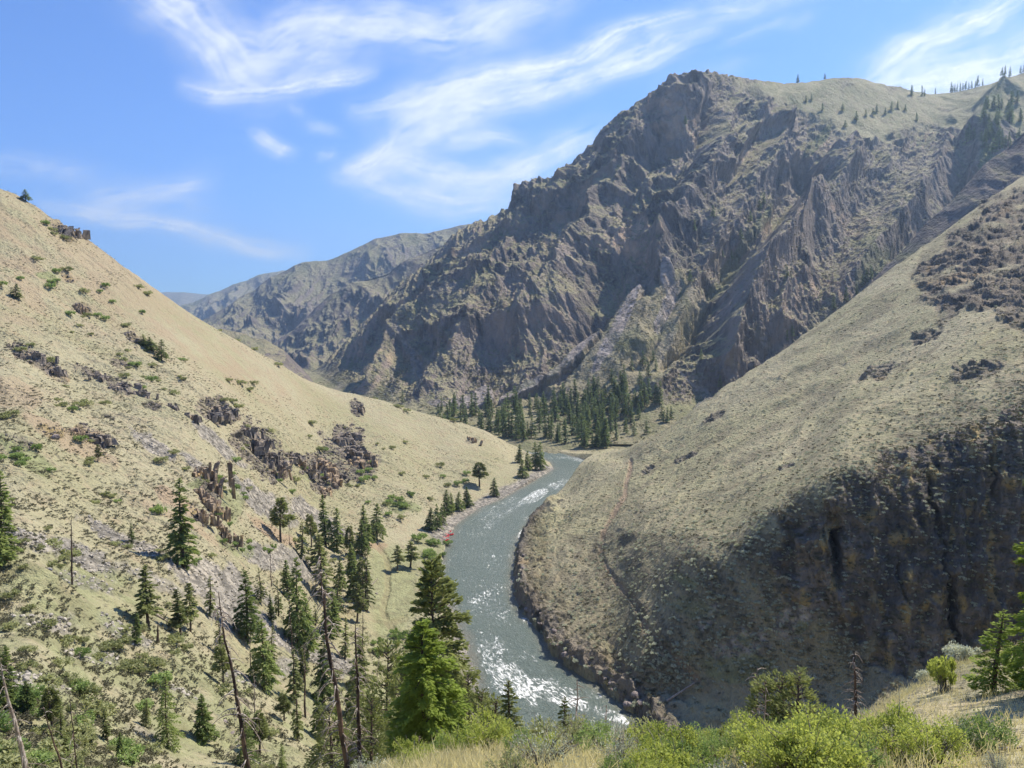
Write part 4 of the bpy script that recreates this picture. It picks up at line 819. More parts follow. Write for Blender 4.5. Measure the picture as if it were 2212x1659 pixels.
# sample points evenly over the picture so that every part of the slope gets its share
def sampler(mask, n, gmin, seed, dens=None):
    g = np.random.default_rng(seed); i = np.nonzero(mask)[0]
    if dens is not None: i = i[g.random(len(i)) < dens[i]]
    g.shuffle(i); out = []; cell = {}
    for k in i:
        c = (int(fx[k] // gmin), int(fy[k] // gmin))
        if c in cell: continue
        cell[c] = 1; out.append(k)
        if len(out) >= n: break
    return out
def spot(k, table):
    for test, txt in table:
        if test(fx[k], fy[k], GD.ravel()[k]): return txt
LEFT = ((lambda x, y, d: y > 1500 and x < 480, 'near the frame corner among thin snags'), (lambda x, y, d: y > 1500, 'on dry grass around the tall leaning snags'), (lambda x, y, d: y > 1380 and x < 330, 'on the near slope below the small full fir'), (lambda x, y, d: y > 1380, 'between the grey talus and the near snags'),
        (lambda x, y, d: y > 1230 and x < 330, 'around the tall charred snag'), (lambda x, y, d: y > 1230 and x < 640, 'below the tallest dark fir'), (lambda x, y, d: y > 1230, 'beside the meadow and fir row'), (lambda x, y, d: y > 1060 and x < 400, 'on pale ground uphill from the tallest dark fir'), (lambda x, y, d: y > 1060 and x < 700, 'under the orange rock pinnacles'),
        (lambda x, y, d: y > 1060, 'on the hill foot above the meadow'), (lambda x, y, d: y > 880 and x < 400, 'by the green brush band on the tan hill'), (lambda x, y, d: y > 880 and x < 680, 'among the dark outcrops at mid slope'), (lambda x, y, d: y > 880, 'on the smooth spur over the river bend'), (lambda x, y, d: y > 700, 'on the upper tan hill below the fold'), (lambda x, y, d: True, 'high on the tan hill near the skyline'))
RIGHT = ((lambda x, y, d: y > 1400, 'at the shaded foot of the slope'), (lambda x, y, d: x < 1300 and y > 1250, 'between the trail and the river cliff'), (lambda x, y, d: x < 1300, 'on the low nose above the river'), (lambda x, y, d: y > 1250 and x < 1450, 'just uphill from the steep end of the trail'), (lambda x, y, d: y > 1250, 'under the shaded cliff'),
         (lambda x, y, d: x < 1450, 'beside the upper trail'), (lambda x, y, d: x < 1600, 'on the broad slope uphill of the trail'), (lambda x, y, d: True, 'along the top of the shaded cliff'))
SIZE = lambda s, a, b: 'small' if s < a else 'large' if s > b else 'middling'
leftm = vis & (GD.ravel() > 62) & (fx < 1120 + 0 * fx) & (Gsd > 6) & (Gv[:, 1] > 60)
notmeadow = poly_sd(fx, fy, [(790, 1180), (930, 1100), (1100, 985), (1160, 1000), (1000, 1100), (930, 1160), (900, 1260), (900, 1340), (860, 1400), (800, 1390)]) > 4
pale = poly_sd(fx, fy, [(300, 560), (460, 715), (600, 800), (850, 880), (1100, 975), (1000, 985), (820, 930), (700, 880), (430, 790), (230, 650)]) > 0
clump = fbm(Gv[:, 0] / 22, Gv[:, 1] / 30, 3, 200)
dl = np.clip((0.04 + 0.96 * (clump > 0.16)) * np.where(fy > 1200, 1.0, 0.45) * np.where(G1[:, 2] > 0.5, 0.35, 1) * np.where(pale, 1, 0.08), 0, 1)
for n_, k in enumerate(sampler(leftm & notmeadow & (fx < 1000), 295, 12, 201, dl)):
    tm, cm = SH[random.choice((0, 1, 2, 0, 1, 2, 3))]; s = random.uniform(0.6, 1.5) * (1 + Gv[k, 1] / 400)
    w_ = spot(k, LEFT); z_ = SIZE(s / (1 + Gv[k, 1] / 400), .9, 1.2); place('shrub', f'{z_} rounded olive shrub {w_}', 'shrub', Gv[k], random.random() * 6, (s * 1.1, s * 1.1, s * 0.8), [('leaves', cm), ('stems', tm)], f'shrubs {w_}')
# bands of taller brush: named spots
for x, y, n, sx, sy, sc, k, lb, gp in ((60, 990, 9, 26, 16, 1.7, 3, 'fresh green bush in the band across the upper tan slope', 'bushes of the green band'), (505, 1080, 8, 18, 40, 1.7, 3, 'fresh green bush in the gully beside the pinnacles', 'bushes in the gully beside the pinnacles'), (525, 1185, 8, 34, 12, 1.6, 4, 'leafy green bush below the pinnacles', 'bushes below the pinnacles'),
    (345, 1112, 1, 1, 1, 2.4, 4, 'large round bush between the small fir and the pinnacles', None), (870, 1092, 7, 28, 12, 2.0, 4, 'dense green bush above the meadow', 'dense bushes above the meadow'), (903, 1170, 1, 1, 1, 3.2, 4, 'large round willow behind the rafts', None), (930, 1178, 1, 1, 1, 2.3, 4, 'small willow between the round willow and the rafts', None),
    (945, 1200, 8, 14, 18, 2.4, 4, 'pale willow on the river bank below the rafts', 'willows on the bank below the rafts'), (925, 1225, 7, 16, 14, 2.2, 3, 'willow at the edge of the meadow', 'willows at the meadow edge'), (850, 1390, 12, 34, 24, 1.9, 4, 'green bush at the foot of the meadow', 'bushes at the foot of the meadow'), (990, 1040, 4, 20, 10, 1.8, 3, 'grey green bush over the small scree', 'bushes over the small scree'), (110, 1210, 5, 40, 20, 1.3, 0, 'olive bush beside the charred snag', 'bushes beside the charred snag'),
    (640, 1030, 5, 40, 16, 1.6, 3, 'bush at the foot of the outcrop', 'bushes at the foot of the outcrop'), (90, 600, 5, 30, 12, 2.0, 3, 'green bush dotted on the upper tan hill', 'bushes dotted on the upper tan hill'), (215, 655, 7, 60, 30, 1.8, 3, 'bush in the cluster on the upper tan hill', 'bush cluster on the upper tan hill'), (800, 1000, 8, 26, 40, 1.9, 3, 'dark bush at the right flank of the outcrop', 'bushes at the flank of the outcrop')):
    for q in range(n):
        p = hit(x + g.normal() * sx * (n > 1), y + g.normal() * sy * (n > 1))
        if p is None: continue
        tm, cm = SH[k]; s = sc * g.uniform(0.7, 1.2) * (p[1] / 330) ** 0.5; place('bush', lb, 'bush', p, g.random() * 6, (s * 1.1, s * 1.1, s), [('leaves', cm), ('stems', tm)], gp)
# sagebrush over the right slope: the largest 300 stand alone, the rest is one cover
rightm = vis & (fx > 1110) & (GD.ravel() > 200) & (Gsd > 5)
ds = np.clip(G2[:, 1] * 1.2 - G1[:, 0] * 0.7, 0, 1) * np.clip(0.4 + 1.2 * fbm(Gv[:, 0] / 14, Gv[:, 1] / 14, 3, 210), 0.06, 1)
for k in sampler(rightm & (fy > 1100) & (fx < 1760), 290, 11, 211, ds):
    s = random.uniform(1.1, 2.0); w_ = spot(k, RIGHT); place1('sagebrush', f'{SIZE(s, 1.45, 1.85)} pale sagebrush {w_}', 'sagebrush', Gv[k], random.random() * 6, (s, s, s * 0.9), SG[random.randrange(4)], f'sagebrush {w_}')
def cover(name, idx, meshes, s0, s1, seed, base=None):
    g = np.random.default_rng(seed); src = []
    for me in meshes:
        v = np.empty(len(me.vertices) * 3, np.float32); me.vertices.foreach_get('co', v); src.append(v.reshape(-1, 4, 3))
    V = []; MI = []; B = Gv if base is None else base; nm = sorted({me.materials[0].name for me in meshes}); mid = [nm.index(me.materials[0].name) for me in meshes]
    for k in idx:
        w = int(g.integers(len(src))); q = src[w]; q = q[g.random(len(q)) < 0.7]; MI.append(np.full(len(q), mid[w])); s = g.uniform(s0, s1); t = g.random() * 6.283; c, sn = math.cos(t), math.sin(t)
        V.append((q * s) @ np.array([[c, sn, 0], [-sn, c, 0], [0, 0, 0.85]]) + B[k])
    V = np.concatenate(V).reshape(-1, 3); MI = np.concatenate(MI)
    o = link(name, mesh_from(name, V, [np.arange(len(V), dtype=np.int32).reshape(-1, 4)], sorted({me.materials[0] for me in meshes}, key=lambda m_: m_.name), smooth=False, mi=MI)); return tag(o, kind='stuff')
tag(cover('sagebrush_cover', sampler(rightm, 6200, 7, 212, np.clip(ds + 0.28, 0, 1)), SG + DS, 0.7, 1.5, 213), 'low grey green scrub covering the slope over the river', 'scrub')
tag(cover('dry_scrub', sampler(leftm & pale & notmeadow, 13000, 4, 214, np.clip(0.15 + 0.8 * (clump > -0.1), 0, 1) * np.where(G1[:, 2] > .5, .3, 1)), DS, 0.3, 1.1, 215), 'low dry scrub dotting the tan slope', 'scrub')
tag(cover('dark_scrub', sampler(vis & (GD.ravel() > 60) & (G1[:, 0] > 0.3), 2600, 5, 216), DS, 0.7, 1.7, 217), 'dark scrub clinging to the rock outcrops and cliffs', 'scrub')
MVv = MP.reshape(-1, 3); fx, fy = MPX.ravel(), MPY.ravel(); GDm = D
mvis = MV.ravel() & (fx > 600) & (fx < 2240) & (fy > 150) & (MVv[:, 1] > 850)
tag(cover('mountain_scrub', sampler(mvis & (MVv[:, 1] < 1750), 5200, 5.5, 218, np.clip(0.15 + fbm(MVv[:, 0] / 60, MVv[:, 2] / 60, 3, 219), 0.03, 1)), DS, 2.0, 4.2, 220, MVv), 'scrub spotting the mountain side and far terrace', 'scrub')
fx = GPX.ravel(); fy = GPY.ravel()

# ---- foreground shrubs and grass
FG = [shrub_meshes('leafy_shrub', 1.3, 1.5, 34, 4600, 0.042, 700 + k, m_bright, 44, 0.3) for k in range(4)] + [shrub_meshes('leafy_shrub', 1.2, 1.2, 30, 3400, 0.04, 704 + k, m_willow, 50, 0.3) for k in range(2)] + [shrub_meshes('leafy_shrub', 1.1, 1.2, 26, 1100, 0.05, 706, m_shrub, 70, 0.4)]
FD = [shrub_meshes('grey_shrub', 1.0, 1.0, 24, 1300, 0.035, 710 + k, m_sage, 70, 0.3) for k in range(2)]
spots = []
g = np.random.default_rng(31)
for x in np.arange(790, 2250, 34):
    for d in (10.5, 12.3, 14.3, 16.8, 20.0):
        if x < 1400 and d < 18 and g.random() < 0.8: continue
        if x < 1000 and d < 18: continue
        if g.random() < 0.22 or (x > 2090 and d < 17 and g.random() < .7) or (x > 1830 and d > 15.5) or (x > 1880 and g.random() < .45) or (d > 18 and 1300 < x < 1480): continue
        spots.append((x + g.normal() * 16, d + g.normal() * 0.8))
for n_, (x, d) in enumerate(spots):
    p = hidden_base(x, d); grey = g.random() < 0.28; s = g.uniform(0.24, 0.66) * (1.25 if d > 19 and x < 1300 else 1)
    tm, cm = (FD[g.integers(2)] if grey else FG[g.integers(7)])
    w_ = ('on the edge of the brow' if d > 18 else 'in the middle of the thicket' if d > 13 else 'nearest the camera') + (' by the pale grass' if x < 1300 else ' below the fallen trunk' if x < 1560 else ' below the olive pines' if x < 1800 else ' below the dark bare snag' if x < 2000 else ' by the young fir')
    if grey: place('grey_shrub', f'twiggy grey shrub {w_}', 'shrub', p, g.random() * 6, s * 1.0, [('leaves', cm), ('stems', tm)], f'grey shrubs {w_}')
    else: place('leafy_shrub', f'yellow green leafy shrub {w_}', 'shrub', p, g.random() * 6, s, [('leaves', cm), ('stems', tm)], f'leafy shrubs {w_}')
tm, cm = shrub_meshes('broom', 0.5, 1.3, 12, 2600, 0.045, 730, m_bright, 30, 1.2)
place('leafy_shrub', 'upright yellow green shrub alone on the grassy shoulder', 'shrub', hidden_base(2050, 27), 0, 1.15, [('leaves', cm), ('stems', tm)])
tm, cm = shrub_meshes('tan_bush', 1.2, 1.8, 20, 3800, 0.07, 731, m_dsage, 40, 0.9)
place('dry_bush', 'tan dry bush left of the olive pines', 'bush', hidden_base(1592, 36), 0, 1.1, [('leaves', cm), ('stems', tm)])
SR = shrub_meshes('round_sage', 1.2, 1.3, 22, 4200, 0.06, 732, m_sage, 16)
for x, d, s, lb in ((1905, 44, 1.4, 'largest rounded grey juniper at the top of the grassy shoulder'), (1850, 40, 1.2, 'grey juniper behind the dark bare snag'), (2095, 43, 1.0, 'low grey bush on the crest of the grassy shoulder'), (1985, 43, .9, 'flat grey bush between rocks on the shoulder crest'), (2025, 43, .8, 'small grey bush near the shoulder crest')):
    place('grey_bush', lb, 'bush', hidden_base(x, d), x, s, [('leaves', SR[1]), ('stems', SR[0])])
# grass blades: near ledge and shoulder
gi = np.nonzero((np.abs(fx - 1500) < 760) & (GD.ravel() > 9) & (GD.ravel() < 46) & vis)[0]
gi = np.random.default_rng(5).choice(gi, 90000); gg = np.random.default_rng(6)
Bs = Gv[gi] + gg.normal(size=(len(gi), 3)) * np.array([0.25, 0.25, 0]); hh = gg.uniform(0.08, 0.26, len(gi)); L = np.stack([gg.normal(size=len(gi)) * 0.35, gg.normal(size=len(gi)) * 0.35, np.ones(len(gi))], -1) * hh[:, None]
sd_ = unit(gg.normal(size=(len(gi), 3)) * np.array([1, 1, 0])) * 0.008
V = np.stack([Bs - sd_, Bs + sd_, Bs + L * 0.6 + sd_ * 0.7, Bs + L], 1).reshape(-1, 3)
tag(link('grass', mesh_from('grass', V, [np.arange(len(V), dtype=np.int32).reshape(-1, 4)], [m_grass], smooth=False)), 'pale dry grass on the near brow and shoulder', 'grass', kind='stuff')

# ---- boulders, logs, rafts
def rock_mesh(name, seed, mat):
    g = np.random.default_rng(seed); n = 14; u, v = np.meshgrid(np.linspace(0, 2 * math.pi, n, endpoint=False), np.linspace(0.02, math.pi - 0.02, 9))
    S = np.stack([np.cos(u) * np.sin(v), np.sin(u) * np.sin(v), np.cos(v)], -1)
    for k in range(9):
        nn = unit(g.normal(size=3)); dd = 0.55 + 0.3 * g.random(); pr = (S @ nn); S = S - np.maximum(pr - dd, 0)[..., None] * nn
    S *= np.array([1, 0.75, 0.6]); i = np.arange(9 * n).reshape(9, n); j = np.roll(i, -1, 1)
    return mesh_from(name, S.reshape(-1, 3), [np.stack([i[:-1], i[1:], j[1:], j[:-1]], -1).reshape(-1, 4)], [mat], smooth=False)
M = Mat('boulder_stone'); mb = M.col(M.mix(M.ss(M.noise(2.0, 5, .7), .35, .65), (0.12, 0.10, 0.10), (0.34, 0.29, 0.26)))
RK = [rock_mesh('boulder', 800 + k, mb) for k in range(4)]
for x, y, s, lb in ((486, 1560, .9, 'dark flat boulder on the dry grass, uppermost of a pair'), (501, 1583, .6, 'small boulder just below the dark flat boulder'), (813, 1283, 1.2, 'dark boulder alone on the green meadow'), (1014, 1398, 2.0, 'brown boulder in the shallows at the head of the rapid'),
                    (1030, 1410, 1.2, 'low brown rock beside the boulder in the shallows'), (420, 1560, .5, 'pale stone in the grass by the tallest near fir'), (120, 945, 2.0, 'dark knob of rock high on the tan slope'), (1372, 1500, 2, 'dark boulder at the far river edge')):
    p = hit(x, y)
    if p is not None: place1('boulder', lb, 'boulder', p, x * 1.0, s, RK[x % 4])
gi = sampler(vis & (G1[:, 2] > 0.6) & (GD.ravel() > 60) & (fx < 1250), 2600, 5, 230); V = []; F = []; n0 = 0; gg = np.random.default_rng(9)
src = []
for me in RK:
    v = np.empty(len(me.vertices) * 3, np.float32); me.vertices.foreach_get('co', v); f = np.empty(len(me.loops), np.int32); me.loops.foreach_get('vertex_index', f); src.append((v.reshape(-1, 3), f.reshape(-1, 4)))


for k in gi:
    v, f = src[gg.integers(4)]; t = gg.random() * 6; c, s_n = math.cos(t), math.sin(t); s = gg.uniform(0.25, 0.75)
    V.append(v * s @ np.array([[c, s_n, 0], [-s_n, c, 0.2], [0, 0, 1]]) + Gv[k]); F.append(f + n0); n0 += len(v)
M = Mat('talus_stone'); mt = M.col(M.mix(M.ss(M.noise(0.8, 4, .7), .3, .7), (0.21, 0.195, 0.17), (0.50, 0.46, 0.39)))
tag(link('talus_rubble', mesh_from('talus_rubble', np.concatenate(V), [np.concatenate(F)], [mt], smooth=False)), 'loose grey rubble on the talus fans and gravel bar', 'rubble', kind='stuff')
def crag_mesh(name, seed, mat, n=38, tall=1.0):
    g = np.random.default_rng(seed); A_ = Acc()
    for k in range(n):
        c = g.normal(size=2) * np.array([0.48, 0.36]); w = 0.08 + 0.16 * g.random() ** 1.5; h = (0.25 + 0.6 * g.random()) * tall * (1.1 - 0.5 * abs(c[0])); m = 6
        a = np.sort(g.random(m)) * 6.283; ring = np.stack([np.cos(a) * w * (0.7 + .5 * g.random(m)), np.sin(a) * w * (0.7 + .5 * g.random(m)), 0 * a], -1); lean = g.normal(size=3) * np.array([.12, .12, 0])
        lv = [(-.5, 1.2), (h * .55, 1.0), (h * .9, .92), (h, .7)]; V = np.concatenate([ring * q + np.array([c[0], c[1], z]) + lean * z + g.normal(size=(m, 3)) * 0.025 for z, q in lv] + [np.array([[c[0], c[1], h * 1.03]]) + lean * h])
        i = np.arange(4 * m).reshape(4, m); j = np.roll(i, -1, 1); A_.add(V, np.stack([i[:-1], j[:-1], j[1:], i[1:]], -1).reshape(-1, 4)); A_.add(np.zeros((0, 3)), np.stack([i[3], j[3], np.full(m, 4 * m)], -1) - (4 * m + 1))
    return A_.mesh(name, [mat], smooth=False)
def crag_mat(name, c1, c2, c3):
    M = Mat(name); st = M.new('ShaderNodeMapping'); st.inputs['Scale'].default_value = (1, 1, .4); M.L(M.pos(), st.inputs['Vector']); n = M.noise(.45, 6, .72, st.outputs[0])
    c = M.mix(M.ss(n, .38, .62), c1, c2); c = M.mix(M.ss(M.noise(.22, 4, .7), .5, .66), c, c3); M.bump(M.noise(1.6, 5, .7, st.outputs[0]), .9, .5); return M.col(c)
mc1 = crag_mat('dark_crag', (0.09, 0.082, 0.078), (0.27, 0.235, 0.20), (0.42, 0.34, 0.24)); mc2 = crag_mat('orange_crag', (0.17, 0.13, 0.10), (0.42, 0.33, 0.23), (0.50, 0.37, 0.20))
CD = [crag_mesh('crag', 820 + k, mc1) for k in range(4)]; CO = [crag_mesh('crag', 830 + k, mc2, 20, 1.5) for k in range(3)]
for x, y, w, kind, lb in ((133, 496, 30, 0, 'dark outcrop on the skyline shoulder of the tan hill'), (158, 504, 24, 1, 'reddish outcrop beside the skyline outcrop'), (290, 738, 26, 0, 'dark crag at the top of the fold'), (168, 668, 20, 1, 'small reddish outcrop on the upper tan hill'),
    (470, 884, 40, 0, 'highest dark outcrop of the mid slope band'), (452, 896, 26, 0, 'small crag left of the highest mid slope outcrop'), (520, 930, 34, 0, 'dark crag under the highest mid slope outcrop'), (548, 955, 40, 0, 'broad dark crag with deep clefts at mid slope'), (575, 985, 36, 0, 'crag below the broad cleft crag'), (600, 1000, 30, 0, 'dark ribbed crag at the lower end of the cleft band'), (590, 1022, 26, 1, 'tan rock foot of the cleft band'), (626, 985, 26, 0, 'low dark rocks right of the cleft band'),
    (735, 945, 34, 0, 'dark shadowed crag at the top of the right outcrop'), (760, 975, 42, 0, 'largest crag of the right outcrop'), (778, 1005, 34, 1, 'pale crag on the right flank of the outcrop'), (690, 1010, 36, 1, 'brown broken crag at the middle of the outcrop'), (660, 1018, 26, 0, 'dark step left of the brown crag'), (705, 1040, 34, 1, 'tan crag at the foot of the outcrop'), (728, 1030, 26, 0, 'dark boulder pile between the tan and pale crags'), (700, 1062, 22, 1, 'lowest tan pillar under the outcrop'), (640, 1002, 24, 1, 'brown rocks left of the outcrop'),
    (437, 1030, 38, 2, 'tall orange rock pinnacle above the gully'), (452, 1060, 32, 2, 'sunlit orange slab beside the tall pinnacle'), (432, 1082, 28, 2, 'orange crag with a black hollow'), (462, 1108, 34, 2, 'broad orange crag below the pinnacles'), (440, 1118, 26, 2, 'low orange rocks beside the tallest dark fir'), (488, 1160, 28, 2, 'lowest orange pinnacle over the green bushes'), (470, 1140, 24, 2, 'orange rocks above the lowest pinnacle'),
    (190, 945, 34, 0, 'dark crag by the small lone pine'), (165, 938, 26, 1, 'reddish crag beside the small lone pine'), (205, 962, 22, 0, 'dark rocks below the small lone pine'), (60, 768, 34, 0, 'dark low rocks far up the tan hill'), (110, 800, 28, 0, 'dark broken rocks below the far up rocks'), (255, 835, 32, 0, 'dark rocks on the tan hill under the fold'), (205, 812, 26, 0, 'low dark crag left of the fold'), (300, 850, 24, 0, 'low rocks between fold and mid slope band'),
    (770, 880, 20, 0, 'small dark rock on the crest of the spur'), (1018, 950, 16, 1, 'small reddish rocks on the end of the spur'), (405, 900, 26, 0, 'dark rocks left of the mid slope band'), (365, 878, 22, 0, 'low rocks at the upper end of the mid slope band')):
    p = hit(x, y)
    if p is None: continue
    s_ = w / FPX * p[1] * 1.15; ms = (CD, CD, CO)[kind] if kind != 1 else CO
    place1('rock_crag', lb, 'rock', p - np.array([0, 0, 0.20 * s_]), random.random() * 6.28, (s_, s_, s_ * (0.85 if kind == 2 else .55)), ms[x % len(ms)])
gi = sampler(vis & (G1[:, 0] > 0.25) & (fx < 1000) & (fy > 480), 1700, 5, 231); V = []; F = []; n0 = 0
for k in gi:
    v, f = src[gg.integers(4)]; t = gg.random() * 6; c, s_n = math.cos(t), math.sin(t); s = gg.uniform(0.35, 1.0) * (Gv[k, 1] / 330)
    V.append(v * s @ np.array([[c, s_n, 0], [-s_n, c, 0.2], [0, 0, 1.1]]) + Gv[k]); F.append(f + n0); n0 += len(v)
tag(link('outcrop_rubble', mesh_from('outcrop_rubble', np.concatenate(V), [np.concatenate(F)], [mc1], smooth=False)), 'broken rock strewn among the outcrops of the tan hill', 'rubble', kind='stuff')
g = np.random.default_rng(66); RBp = np.array([on_river(*p) for p in right_px[8:]])
for n_ in range(64):
    k = g.integers(len(RBp) - 1); t = g.random(); q = RBp[k] * (1 - t) + RBp[k + 1] * t + np.array([g.uniform(-1.5, 6.5), g.uniform(-1, 3)]); x, y = pix(np.array([q[0], q[1], RZ + 2.0])); p = hit(float(x), float(y))
    if p is None or abs(p[1] - q[1]) > 25: continue
    if n_ % 2: place1('boulder', 'dark boulder at the waterline of the steep far bank', 'boulder', p, g.random() * 6, g.uniform(.7, 2.0), RK[g.integers(4)], 'boulders along the steep far bank')
    else: s_ = g.uniform(1.3, 2.6); place1('bush', 'grey scrubby bush on the lip of the steep far bank', 'bush', p, g.random() * 6, s_, (SG + DS)[g.integers(7)], 'bushes along the steep far bank')
def log(x0, y0, x1, y1, r, lb, d0=None):
    a_ = hit(x0, y0) if d0 is None else hidden_base(x0, d0); b_ = hit(x1, y1) if d0 is None else hidden_base(x1, d0)
    if a_ is None or b_ is None: return
    t = np.linspace(0, 1, 7)[:, None]; pth = a_ + (b_ - a_) * t + np.array([0, 0, r * 1.2]); V, F = tube(pth, np.linspace(r, r * 0.5, 7), 8)
    tag(link('fallen_log', mesh_from('fallen_log', V, [F], [m_dead])), lb, 'log')
log(543, 1137, 583, 1158, .35, 'long fallen log lying across the upper talus'); log(800, 1268, 818, 1250, .25, 'bleached log at the upper end of the meadow floor'); log(335, 1330, 372, 1352, .3, 'dark log beside the bare trunked pine')
log(570, 1280, 590, 1255, .2, 'bleached log at the foot of the thin dark snag'); log(985, 1098, 1010, 1092, .3, 'driftwood log on the gravel bar'); log(1440, 1520, 1500, 1478, .5, 'fallen trunk on the far bank where the trail ends'); log(700, 1440, 740, 1500, .2, 'grey log across the rubble under the snags')
for x0, x1, d_, r_, lb in ((2095, 2190, 13.6, .055, 'bleached log lying among dead twigs in the near corner'), (2120, 2230, 12.6, .045, 'thin grey log in front of the bleached log'), (2060, 2150, 14.6, .05, 'broken grey log behind the bleached log'), (1560, 1640, 19.5, .06, 'bleached log on the brow below the olive pines')):
    log(x0, 0, x1, 0, r_, lb, d_)
M = Mat('red_rubber'); M.b.inputs['Roughness'].default_value = .4; m_red = M.col(M.mix(M.noise(3), (0.50, 0.02, 0.03), (0.62, 0.035, 0.045)))
M = Mat('raft_floor'); m_floor = M.col(M.mix(M.noise(3), (0.45, 0.42, 0.40), (0.6, 0.56, 0.52))); M = Mat('raft_frame'); m_frame = M.col(M.mix(M.noise(5), (0.04, 0.04, 0.045), (0.3, 0.3, 0.3)))
th = np.linspace(0, 2 * math.pi, 33); sx = np.sign(np.cos(th)) * np.abs(np.cos(th)) ** 0.6 * 2.2; sy = np.sign(np.sin(th)) * np.abs(np.sin(th)) ** 0.6 * 0.85; szz = 0.32 + 0.35 * (np.abs(sx) / 2.2) ** 4
hull = tube(np.stack([sx, sy, szz], -1), np.full(33, 0.27), 10); me_h = mesh_from('raft_tube', hull[0], [hull[1]], [m_red])
fl = Acc(); nv = 32; ring = np.stack([sx[:-1] * .92, sy[:-1] * .85, szz[:-1] - .15], -1); fl.add(np.concatenate([ring, [[0, 0, .16]]]), np.array([[i, (i + 1) % nv, nv] for i in range(nv)])); me_f = fl.mesh('raft_floor', [m_floor])
th_me = [mesh_from('thwart', *(lambda q: (q[0], [q[1]]))(tube([(x, -.8, .45), (x, 0, .5), (x, .8, .45)], [.17, .17, .17], 8)), [m_red]) for x in (-1.0, 1.05)]
fr = Acc()
for y in (-.62, .62): fr.add(*tube([(-.8, y, .66), (.9, y, .66)], [.05, .05], 5))
for x in (-.7, 0, .8): fr.add(*tube([(x, -.9, .68), (x, .9, .68)], [.05, .05], 5))
fr.add(np.array([(x, y, z) for x in (-.35, .35) for y in (-.4, .4) for z in (.3, .75)], float), np.array([[0, 1, 3, 2], [4, 6, 7, 5], [0, 4, 5, 1], [2, 3, 7, 6], [1, 5, 7, 3]])); me_fr = fr.mesh('raft_frame', [m_frame])
for px_, py_, rot, lb in ((966, 1150, .25, 'red raft moored farthest upstream on the gravel'), (971, 1156, .1, 'red raft second from upstream, its bow in the water'), (963, 1161, .9, 'red raft with pale load in the middle of the moored rafts'), (961, 1168, .0, 'red raft moored farthest downstream beside the willows')):
    X, Yy = on_river(px_, py_); r = place('raft', lb, 'raft', (X, Yy, RZ + .05), rot, 1.15, [('tube', me_h), ('floor', me_f), ('frame', me_fr)], 'red rafts moored at the gravel')
    for tmh in th_me: link('thwart', tmh, r)

# ================================================================== sky cover and air
ax = np.linspace(-0.95, 0.95, 760); mx = np.linspace(0.0, 0.72, 340); Aa, Mm = np.meshgrid(ax, mx)
Rr = 42000.0; Dv = unit(np.stack([Aa, np.ones_like(Aa), Mm], -1)); Cp = Dv * Rr; cxp, cyp = pix(Cp)
w1 = fbm(cxp / 230, cyp / 120, 4, 900) * 26; w2 = fbm(cxp / 230, cyp / 120, 4, 901) * 26; puff = fbm(cxp / 90 + cyp / 160, cyp / 60, 6, 902, 2.0, 0.6)
sxp, syp = cxp + w1, cyp + w2; alpha = np.zeros_like(Aa)
strokes = [([(300, -40), (400, 20), (470, 90), (510, 160), (560, 205)], 46, .75), ([(400, 186), (470, 202), (560, 205), (660, 180), (800, 150)], 16, .8), ([(470, 60), (560, 110), (640, 60), (800, 45), (960, 70), (1150, 20)], 50, .6), ([(560, 60), (700, 40), (850, 60), (1040, 70)], 18, .5),
    ([(520, 150), (600, 150), (760, 90)], 40, .45), ([(1000, 60), (1120, 20), (1250, -30)], 40, .4), ([(770, 232), (900, 215), (1050, 172), (1200, 138), (1350, 75), (1480, 20)], 20, .85), ([(870, 262), (1000, 225), (1150, 205), (1290, 150), (1400, 118), (1520, 60)], 24, .8), ([(830, 270), (1000, 190), (1200, 150)], 44, .3),
    ([(870, 340), (880, 290), (960, 262), (1060, 240)], 40, .75), ([(742, 378), (800, 350), (860, 310)], 20, .8), ([(745, 378), (830, 400), (900, 425), (980, 455), (1090, 440)], 22, .8), ([(770, 365), (880, 350), (1000, 385), (1120, 370), (1300, 290)], 30, .75), ([(950, 300), (1060, 285), (1130, 300)], 14, .5), ([(900, 400), (1030, 410), (1200, 330)], 40, .4),
    ([(548, 298), (575, 318), (620, 333)], 13, .75), ([(650, 270), (720, 280)], 12, .35), ([(625, 232), (660, 240)], 14, .25), ([(680, 330), (715, 333)], 10, .3), ([(-30, 352), (90, 362), (200, 372)], 22, .3), ([(90, 432), (200, 462), (330, 485), (480, 515), (650, 555)], 17, .85), ([(170, 440), (300, 425), (450, 395)], 26, .5), ([(200, 410), (330, 440), (470, 460)], 34, .15),
    ([(1880, 170), (1960, 120), (2060, 60), (2212, -10)], 30, .9), ([(1900, 190), (2010, 185), (2120, 150), (2280, 90)], 44, .95), ([(1960, 215), (2100, 190), (2300, 130)], 30, .6), ([(1500, 20), (1600, 10), (1760, -20)], 26, .4), ([(1420, 190), (1500, 150), (1620, 140)], 20, .12), ([(1560, 85), (1700, 45)], 10, .25), ([(1700, 60), (1760, 40)], 12, .2)]
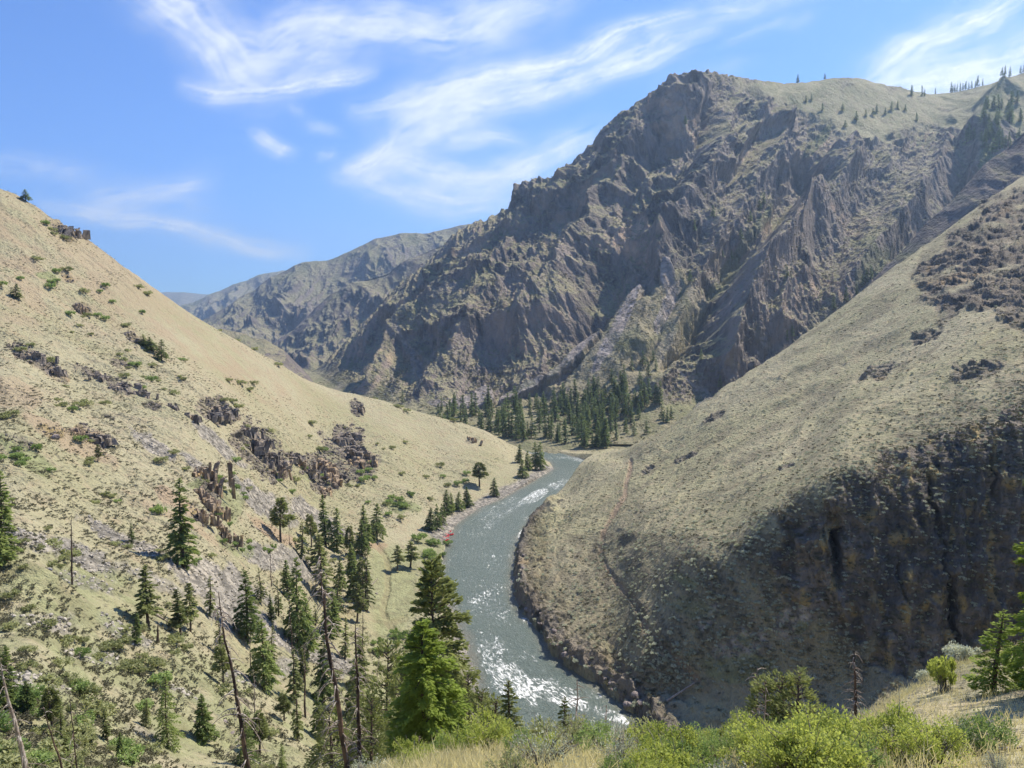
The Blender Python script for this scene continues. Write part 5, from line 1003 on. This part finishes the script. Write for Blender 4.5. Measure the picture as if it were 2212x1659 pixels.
for pts_, wd, al in strokes:
    n = len(pts_) - 1; best = np.full(sxp.shape, 1e9); al_ = np.zeros(sxp.shape); sg = np.zeros(sxp.shape); acc = 0
    for k in range(n):
        (x0, y0), (x1, y1) = pts_[k], pts_[k + 1]; dx, dy = x1 - x0, y1 - y0; Ln = math.hypot(dx, dy); t = np.clip(((sxp - x0) * dx + (syp - y0) * dy) / Ln ** 2, 0, 1)
        d_ = np.hypot(sxp - x0 - t * dx, syp - y0 - t * dy); mm = d_ < best; best = np.where(mm, d_, best); al_ = np.where(mm, acc + t * Ln, al_); sg = np.where(mm, np.sign((sxp - x0) * dy - (syp - y0) * dx) * d_, sg); acc += Ln
    wd = wd * 1.12; e = np.exp(-(best / wd) ** 2 * 0.9) * np.minimum(1, (np.minimum(al_, acc - al_) / (0.25 * acc + 1)) + 0.35)
    nz = fbm(al_ / 130 + x0 * .01, sg / (wd * 0.42), 5, 910 + int(wd), 2.0, 0.62)
    alpha = 1 - (1 - alpha) * (1 - np.clip(al * 0.92 * e * (0.82 + 0.95 * nz + 0.8 * puff), 0, 1))
alpha = np.clip(alpha, 0, .93) * sstep(0.0, 0.03, Mm)
M = Mat('cirrus'); at = M.attr('cover').outputs['Fac']; em = M.new('ShaderNodeEmission'); em.inputs[0].default_value = (0.93, 0.96, 1, 1); em.inputs[1].default_value = 0.74
tr = M.new('ShaderNodeBsdfTransparent'); mxs = M.new('ShaderNodeMixShader'); M.L(at, mxs.inputs[0]); M.L(tr.outputs[0], mxs.inputs[1]); M.L(em.outputs[0], mxs.inputs[2]); M.L(mxs.outputs[0], M.n['Material Output'].inputs[0])
cme = mesh_from('clouds', Cp.reshape(-1, 3), [grid_faces(*Aa.shape)], [M.m], attrs={'cover': alpha.ravel()})
tag(link('clouds', cme), kind='structure')
hx0, hx1, hy0, hy1, hz0, hz1 = -14000.0, 14000.0, -3000.0, 17000.0, -180.0, 1900.0
V = np.array([(x, y, z) for x in (hx0, hx1) for y in (hy0, hy1) for z in (hz0, hz1)]); F = np.array([[0, 1, 3, 2], [4, 6, 7, 5], [0, 4, 5, 1], [2, 3, 7, 6], [0, 2, 6, 4], [1, 5, 7, 3]])
hm = bpy.data.materials.new('haze'); hm.use_nodes = True; nt = hm.node_tree; nt.nodes.clear(); ou = nt.nodes.new('ShaderNodeOutputMaterial'); pv = nt.nodes.new('ShaderNodeVolumePrincipled')
pv.inputs['Color'].default_value = (0.48, 0.70, 1.0, 1); pv.inputs['Density'].default_value = 6.5e-5; pv.inputs['Anisotropy'].default_value = 0.35; nt.links.new(pv.outputs[0], ou.inputs['Volume'])
tag(link('haze', mesh_from('haze', V, [F], [hm], smooth=False)), 'thin blue haze over the canyon', 'haze', kind='stuff')
